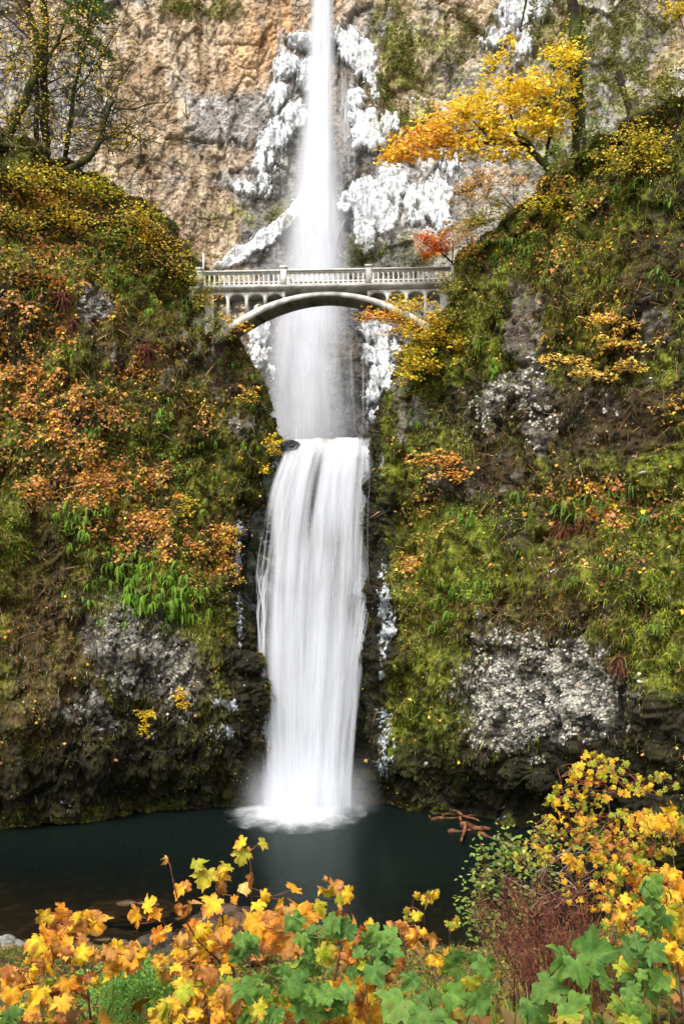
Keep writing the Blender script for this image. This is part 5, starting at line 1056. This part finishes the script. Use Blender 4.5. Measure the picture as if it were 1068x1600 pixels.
fg_plant("maple_sapling", "broad rust orange leaved maple clump at the centre of the foreground", [[(520, 1740, 5.6), (500, 1620, 5.6), (470, 1520, 5.6), (455, 1440, 5.6)], [(500, 1620, 5.6), (530, 1500, 5.6), (545, 1400, 5.7), (535, 1385, 5.7)], [(520, 1700, 5.5), (580, 1560, 5.5), (600, 1500, 5.5)]],
    [(468, 1440, 5.5, 78, 'ora', 'wavy', 3.4), (450, 1470, 5.45, 84, 'bro', 'wavy', 3.6), (470, 1415, 5.55, 50, 'ora', 'curl', 2), (500, 1420, 5.6, 44, 'ygr', 'wavy', 1.2), (525, 1385, 5.7, 36, 'pal', 'wavy', .4), (540, 1392, 5.7, 40, 'pal', 'curl', 1.8), (515, 1395, 5.7, 40, 'ygr', 'wavy', 4.4), (545, 1400, 5.65, 40, 'yel', 'wavy', 2.4), (530, 1408, 5.65, 36, 'ygr', 'flat', 3), (508, 1372, 5.7, 18, 'bro', 'tight', 0), (535, 1430, 5.6, 34, 'bro', 'tight', 3.1), (548, 1442, 5.6, 30, 'pal', 'tight', 3.1),
     (500, 1395, 5.7, 22, 'yel', 'tight', 4.5)]
    + many([(440, 1450, 46, 40, 5.7, .25, 48, 21, ['ora', 'bro', 'ora', 'pal'], mx), (540, 1470, 44, 40, 5.7, .25, 38, 24, ['bro', 'pal', 'ora', 'yel'], cu), (580, 1500, 44, 40, 5.7, .25, 42, 29, ['bro', 'pal', 'ora'], cu), (520, 1570, 80, 34, 5.4, .3, 46, 48, ['bro', 'yel', 'pal', 'ora', 'yel'], mx), (620, 1450, 16, 12, 5.8, .2, 34, 4, ['bro', 'pal'], cu), (655, 1470, 20, 16, 5.8, .2, 34, 6, ['pal', 'bro', 'ora'], cu)]))
fg_plant("maple_sapling", "low yellow and pink leaved sapling along the bottom edge left of the green leaves", [[(340, 1760, 5.4), (335, 1640, 5.4), (320, 1560, 5.4)], [(335, 1640, 5.4), (380, 1590, 5.4), (420, 1560, 5.4)]],
    many([(320, 1560, 60, 40, 5.5, .3, 38, 54, ['ygr', 'yel', 'yel', 'pal', 'bro'], mx), (390, 1580, 60, 34, 5.4, .3, 40, 40, ['ygr', 'bro', 'yel', 'pal'], mx), (270, 1590, 40, 20, 5.4, .3, 34, 13, ['yel', 'pal', 'ygr'], mx), (460, 1590, 60, 26, 5.2, .2, 40, 24, ['yel', 'bro', 'ora'], mx)]))
def green(label, stems, bl, extra=[]):
    return fg_plant("thimbleberry", label, stems, extra + many([b[:7] + (max(3, int(b[7] * .72)),) + (['grn'] * 9 + ['ygr'], ['flat', 'flat', 'wavy']) for b in bl]), rstem=.006, scol=(.14, .09, .04), group="green thimbleberry plants along the bottom")
green("green leafed thimbleberry in the centre among the rust leaves", [[(470, 1740, 4.9), (460, 1620, 4.9), (430, 1540, 5), (395, 1490, 5)], [(460, 1620, 4.9), (500, 1540, 5), (520, 1470, 5)], [(470, 1700, 4.9), (420, 1620, 4.9), (380, 1590, 4.9)]],
      [(385, 1485, 30, 20, 5, .2, 42, 9), (500, 1455, 50, 18, 5.05, .2, 42, 13), (470, 1500, 40, 28, 5, .2, 46, 14), (430, 1545, 50, 24, 4.9, .2, 48, 16), (480, 1560, 40, 30, 4.8, .2, 52, 12), (540, 1570, 40, 24, 4.8, .2, 46, 8), (400, 1590, 40, 14, 4.7, .2, 52, 7)])
green("green leafed thimbleberry just right of centre beside the dark water", [[(585, 1740, 5), (575, 1600, 5), (570, 1500, 5.1), (575, 1465, 5.1)]], [(580, 1480, 34, 24, 5.1, .2, 46, 14), (570, 1520, 34, 20, 5.1, .2, 44, 8)])
green("green leafed thimbleberry at the bottom between the two shoots", [[(680, 1740, 4.8), (670, 1640, 4.8), (655, 1560, 4.9)], [(680, 1700, 4.8), (730, 1600, 4.8), (745, 1520, 4.9)]], [(640, 1560, 40, 26, 4.8, .2, 60, 11), (735, 1510, 34, 22, 4.9, .2, 44, 9), (745, 1560, 36, 26, 4.8, .2, 50, 10), (680, 1590, 40, 14, 4.6, .2, 60, 6)])
green("thimbleberry with the largest green leaves at the lower right", [[(880, 1740, 4.4), (875, 1620, 4.4), (890, 1540, 4.4), (905, 1500, 4.4)]], [(860, 1590, 60, 18, 4.4, .2, 70, 8)], [(930, 1490, 4.4, 96, 'grn', 'flat', 1.4), (880, 1508, 4.4, 84, 'grn', 'flat', 4.6), (905, 1520, 4.35, 78, 'grn', 'flat', 3.2), (858, 1545, 4.4, 80, 'grn', 'wavy', 4.2), (900, 1580, 4.3, 70, 'grn', 'flat', 2.4)])
green("upright green thimbleberry stem near the right frame edge", [[(985, 1740, 4.9), (1000, 1600, 4.9), (1012, 1500, 5), (1020, 1400, 5)]], [(1025, 1395, 24, 20, 5, .2, 38, 8), (1015, 1440, 26, 20, 5, .2, 42, 9), (1000, 1480, 34, 22, 5, .2, 44, 11), (985, 1530, 44, 24, 4.9, .2, 44, 14), (960, 1585, 50, 18, 4.8, .2, 46, 10)])
green("single dark green leaf clump in the bottom left corner", [[(10, 1740, 4.4), (8, 1640, 4.4), (6, 1600, 4.4)]], [(6, 1592, 20, 10, 4.4, .1, 50, 3)])
fg_plant("shoot", "thin pair of shoots with small yellow leaves rising against the water", [[(700, 1720, 6.5), (690, 1600, 6.5), (672, 1500, 6.5), (660, 1440, 6.5), (665, 1405, 6.5)], [(690, 1600, 6.5), (700, 1520, 6.5), (702, 1450, 6.5), (706, 1436, 6.5)], [(672, 1500, 6.5), (648, 1460, 6.5), (645, 1420, 6.5)]],
    many([(668, 1400, 18, 10, 6.5, .2, 18, 10, ['ygr', 'yel'], mx), (645, 1430, 14, 12, 6.5, .2, 20, 7, ['ygr', 'yel'], mx), (706, 1440, 12, 10, 6.5, .2, 22, 6, ['ygr', 'yel'], mx), (645, 1455, 24, 14, 6.5, .2, 22, 8, ['yel', 'pal'], mx), (690, 1500, 24, 30, 6.5, .2, 24, 10, ['ygr', 'yel'], mx), (715, 1520, 26, 40, 6.6, .3, 22, 14, ['ygr', 'yel', 'grn'], mx)]), rstem=.0035)
# right side shrubs
fg_plant("maple_shrub", "large yellow leaved shrub filling the right side above the red brown dead shrub", [[(960, 1720, 7.5), (940, 1560, 7.6), (910, 1400, 7.8), (890, 1280, 8), (870, 1200, 8)], [(1000, 1720, 7.5), (1000, 1560, 7.6), (1010, 1400, 7.8), (1030, 1260, 8)], [(910, 1400, 7.8), (860, 1330, 7.9), (830, 1290, 8)], [(1000, 1560, 7.6), (960, 1380, 7.8), (950, 1240, 8), (930, 1190, 8)]],
    many([(930, 1195, 50, 22, 8, .5, 15.5, 50, ['ygr', 'ygr', 'yel', 'ygr'], mx), (1000, 1225, 60, 18, 8, .5, 14.0, 39, ['ygr', 'ygr', 'ygr', 'yel'], mx), (900, 1250, 50, 34, 8, .5, 14.0, 69, ['ygr', 'yel', 'ygr'], mx), (980, 1310, 90, 44, 7.9, .6, 16.8, 173, ['ygr', 'ygr', 'yel', 'bro'], mx), (1000, 1390, 76, 44, 7.7, .6, 18.3, 162, ['yel', 'ygr', 'ygr', 'ora'], mx), (930, 1380, 60, 44, 7.8, .5, 14.0, 80, ['yel', 'ygr'], mx), (870, 1310, 40, 40, 8, .5, 12.0, 57, ['ygr', 'ygr', 'yel'], mx), (930, 1215, 14, 12, 7.9, .1, 23.9, 4, ['ora', 'bro'], cu), (985, 1470, 80, 40, 7.2, .5, 16.8, 69, ['yel', 'ora', 'ygr'], mx), (830, 1340, 40, 30, 8, .4, 10.5, 29, ['ygr', 'ygr'], mx)]), rstem=.009)
fg_plant("maple_sapling", "bright yellow broad leaves at the right edge beside the green stem", [[(1075, 1720, 5.2), (1065, 1560, 5.3), (1050, 1450, 5.4), (1040, 1410, 5.4)], [(1065, 1560, 5.3), (980, 1450, 5.6), (965, 1420, 5.6)]], many([(1048, 1440, 30, 30, 5.4, .2, 46, 12, ['yel', 'yel', 'ygr'], fl), (975, 1425, 30, 22, 5.6, .2, 36, 9, ['yel'], fl), (895, 1345, 14, 8, 6.2, .1, 26, 3, ['yel'], fl), (1010, 1285, 30, 10, 6, .1, 34, 6, ['yel'], fl), (1050, 1500, 24, 40, 5.2, .2, 36, 8, ['yel', 'ora'], mx), (1050, 1380, 26, 24, 5.5, .2, 34, 9, ['yel', 'ora'], fl), (1055, 1290, 20, 26, 5.8, .2, 30, 9, ['yel', 'ygr'], fl)]), rstem=.006)
fg_plant("snowberry_shrub", "small leaved pale green shrub hanging over the pool at the right", [[(860, 1640, 8.6), (810, 1520, 8.8), (770, 1420, 9), (752, 1350, 9)], [(810, 1520, 8.8), (800, 1400, 9), (795, 1320, 9)], [(860, 1600, 8.6), (850, 1420, 8.8), (848, 1300, 9)]], [], rstem=.007)
rt = bpy.data.objects["snowberry_shrub"]
sp = sprays_from([(755, 1360, 16, 40, 9, .3, 34), (795, 1330, 26, 30, 9, .3, 40), (745, 1420, 20, 40, 9, .3, 34), (775, 1470, 26, 40, 8.9, .3, 34), (850, 1310, 12, 26, 9, .3, 20), (800, 1400, 40, 50, 9, .3, 50), (845, 1360, 26, 30, 8.9, .3, 26)])
foliage(rt, rt.location, sp, 5, .10, .9, .050, [(.22, .27, .04), (.14, .22, .03), (.34, .34, .08), (.08, .15, .02)], [oval], name="leaves", face=2.5)
bb = MB(); nd = np.concatenate([smoothpts(px(s_, 9), 22) for s_ in ([(860, 1640, 8.6), (810, 1520, 8.8), (770, 1420, 9), (752, 1350, 9)], [(810, 1520, 8.8), (800, 1400, 9), (795, 1320, 9)], [(860, 1600, 8.6), (850, 1420, 8.8), (848, 1300, 9)])])
for s_ in sp: bb.tube(curve(nd[np.argmin(np.linalg.norm(nd - s_, axis=1))], s_, 5, .1), np.linspace(.005, .002, 5), 3, (.12, .07, .04), cap=False)
bb.build("twigs", M_bark, parent=rt, off=A_(rt.location))
# red brown dead shrub: drooping dry fronds on arching stems
root = empty("dead_shrub", at(870, 1640, 7.8)); tag(root, "red brown dried shrub with drooping fronds in front of the yellow shrub", "shrub"); mb = MB(); P, FW = [], []
for k in range(120):
    a = at(R.gauss(880, 30), 1660, 7.8 + R.uniform(-.5, .5)); b = at(855 + max(-110, min(110, R.gauss(0, 66))), 1445 + max(-75, min(90, R.gauss(0, 52))), 7.6 + R.uniform(-.8, .6)); q = curve(a, b, 12, .12, .35); mb.tube(q, np.linspace(.006, .0025, 12), 4, (.15, .05, .035), cap=False)
    for t in range(4, 12):
        m = 12; P.append(q[t] + rnd(m, .03)); FW.append(unit(rnd(m, .55) + A_([0, -.1, -.9])))
mb.build("stems", M_bark, parent=root, off=at(870, 1640, 7.8)); P, FW = np.concatenate(P), np.concatenate(FW); n = len(P)
leafmesh("dry_fronds", [(P, rnd(n), FW, (blade[0] * A_([.7, 1, 1], np.float32), blade[1]), rng.uniform(.025, .08, n), pal([(.20, .065, .035), (.28, .10, .05), (.13, .045, .03), (.34, .15, .08)], n))], M_leaf, parent=root, off=at(870, 1640, 7.8))
mb = MB()
for k in range(26):
    a = at(R.uniform(820, 900), R.uniform(1330, 1420), 8.2); mb.tube(curve(a, a + A_([R.uniform(-.5, .5), R.uniform(-.3, .2), R.uniform(-.1, .45)]), 7, .2), np.linspace(.006, .002, 7), 4, (.34, .28, .22), cap=False)
o = mb.build("dead_twigs", M_bark, off=at(860, 1400, 8.2)); o.location = at(860, 1400, 8.2); tag(o, "bare pale twigs sticking out over the pool above the dead shrub", "twigs", kind=None)
# feathery green plant and grass
root = empty("lady_fern", at(225, 1640, 6.8)); tag(root, "feathery bright green fern between the two orange saplings", "fern"); VV, FF, CC, k = [], [], [], 0
def feather(a, b, w, cols):
    global k
    q = curve(a, b, 15, .06, .25); T_ = unit(np.gradient(q, axis=0)); side_ = unit(np.cross(T_, A_([0, -1., .3])))
    G = []
    for i in range(1, 15):
        L = w * math.sin(PI * (i / 15) ** .8) + .01
        for s in (-1, 1):
            for j in range(7):
                t = (j + .5) / 7; c = q[i] + side_[i] * s * L * t + T_[i] * .15 * L * t + A_([0, 0, -.15 * L * t * t]); G.append((c, unit(side_[i] * s * .5 + T_[i] * (1 if j % 2 else -1)), L))
    return G
G = []
for _ in range(30):
    a = at(R.gauss(225, 22), 1640, 6.8 + R.uniform(-.3, .3)); b = at(R.gauss(225, 42), R.gauss(1530, 26), 6.8 + R.uniform(-.4, .3)); G += feather(a, b, .11, None)
P = A_([g[0] for g in G]); n = len(P); FW = A_([g[1] for g in G]); leafmesh("fronds", [(P, A_([0, -1., .6]) + rnd(n, .3), FW, rhomb, rng.uniform(.016, .03, n), pal([(.13, .30, .03), (.20, .38, .05), (.10, .24, .03)], n))], M_leaf, parent=root, off=at(225, 1640, 6.8))
# bank cover beyond the saplings: grass, small herbs, fallen leaves
N = 60000; X = rng.uniform(-15, 14, N); Y = rng.uniform(1.5, 33.4, N); keep = (np.abs(X) < .45 * Y + 2.5) & ((Y > 5.5) | (np.abs(X) > .36 * Y + .3)); X, Y = X[keep], Y[keep]; Z = gz(X, Y); P = np.stack([X, Y, Z], -1); n = len(P)
dens_ = clump(P, .9, 9500, .4, .6); m = rng.random(n) < (.15 + dens_); Pq = P[m]; n = len(Pq)
o = leafmesh("grass", [(Pq, rnd(n), unit(Zup + rnd(n, .35)), (blade[0] * A_([.6, 1, 1], np.float32), blade[1]), rng.uniform(.12, .45, n), pal([(.10, .20, .02), (.15, .26, .03), (.22, .26, .05), (.07, .12, .02)], n))], M_leaf); tag(o, "green grass on the near bank beside the pool", "grass", kind="stuff")
m = rng.random(len(P)) < .6; Pq = P[m] + A_([0, 0, .04]); n = len(Pq)
o = leafmesh("fallen_leaves", [(Pq + Zup * rng.uniform(0, .12, (n, 1)), unit(Zup + rnd(n, .4)), rnd(n), stars[1], rng.uniform(.06, .15, n), pal(ORANGE + YEL + TAN + YGR + GRN[:2], n) * .38)], M_leaf); tag(o, "fallen autumn leaves on the near bank", "fallen leaves", kind="stuff")
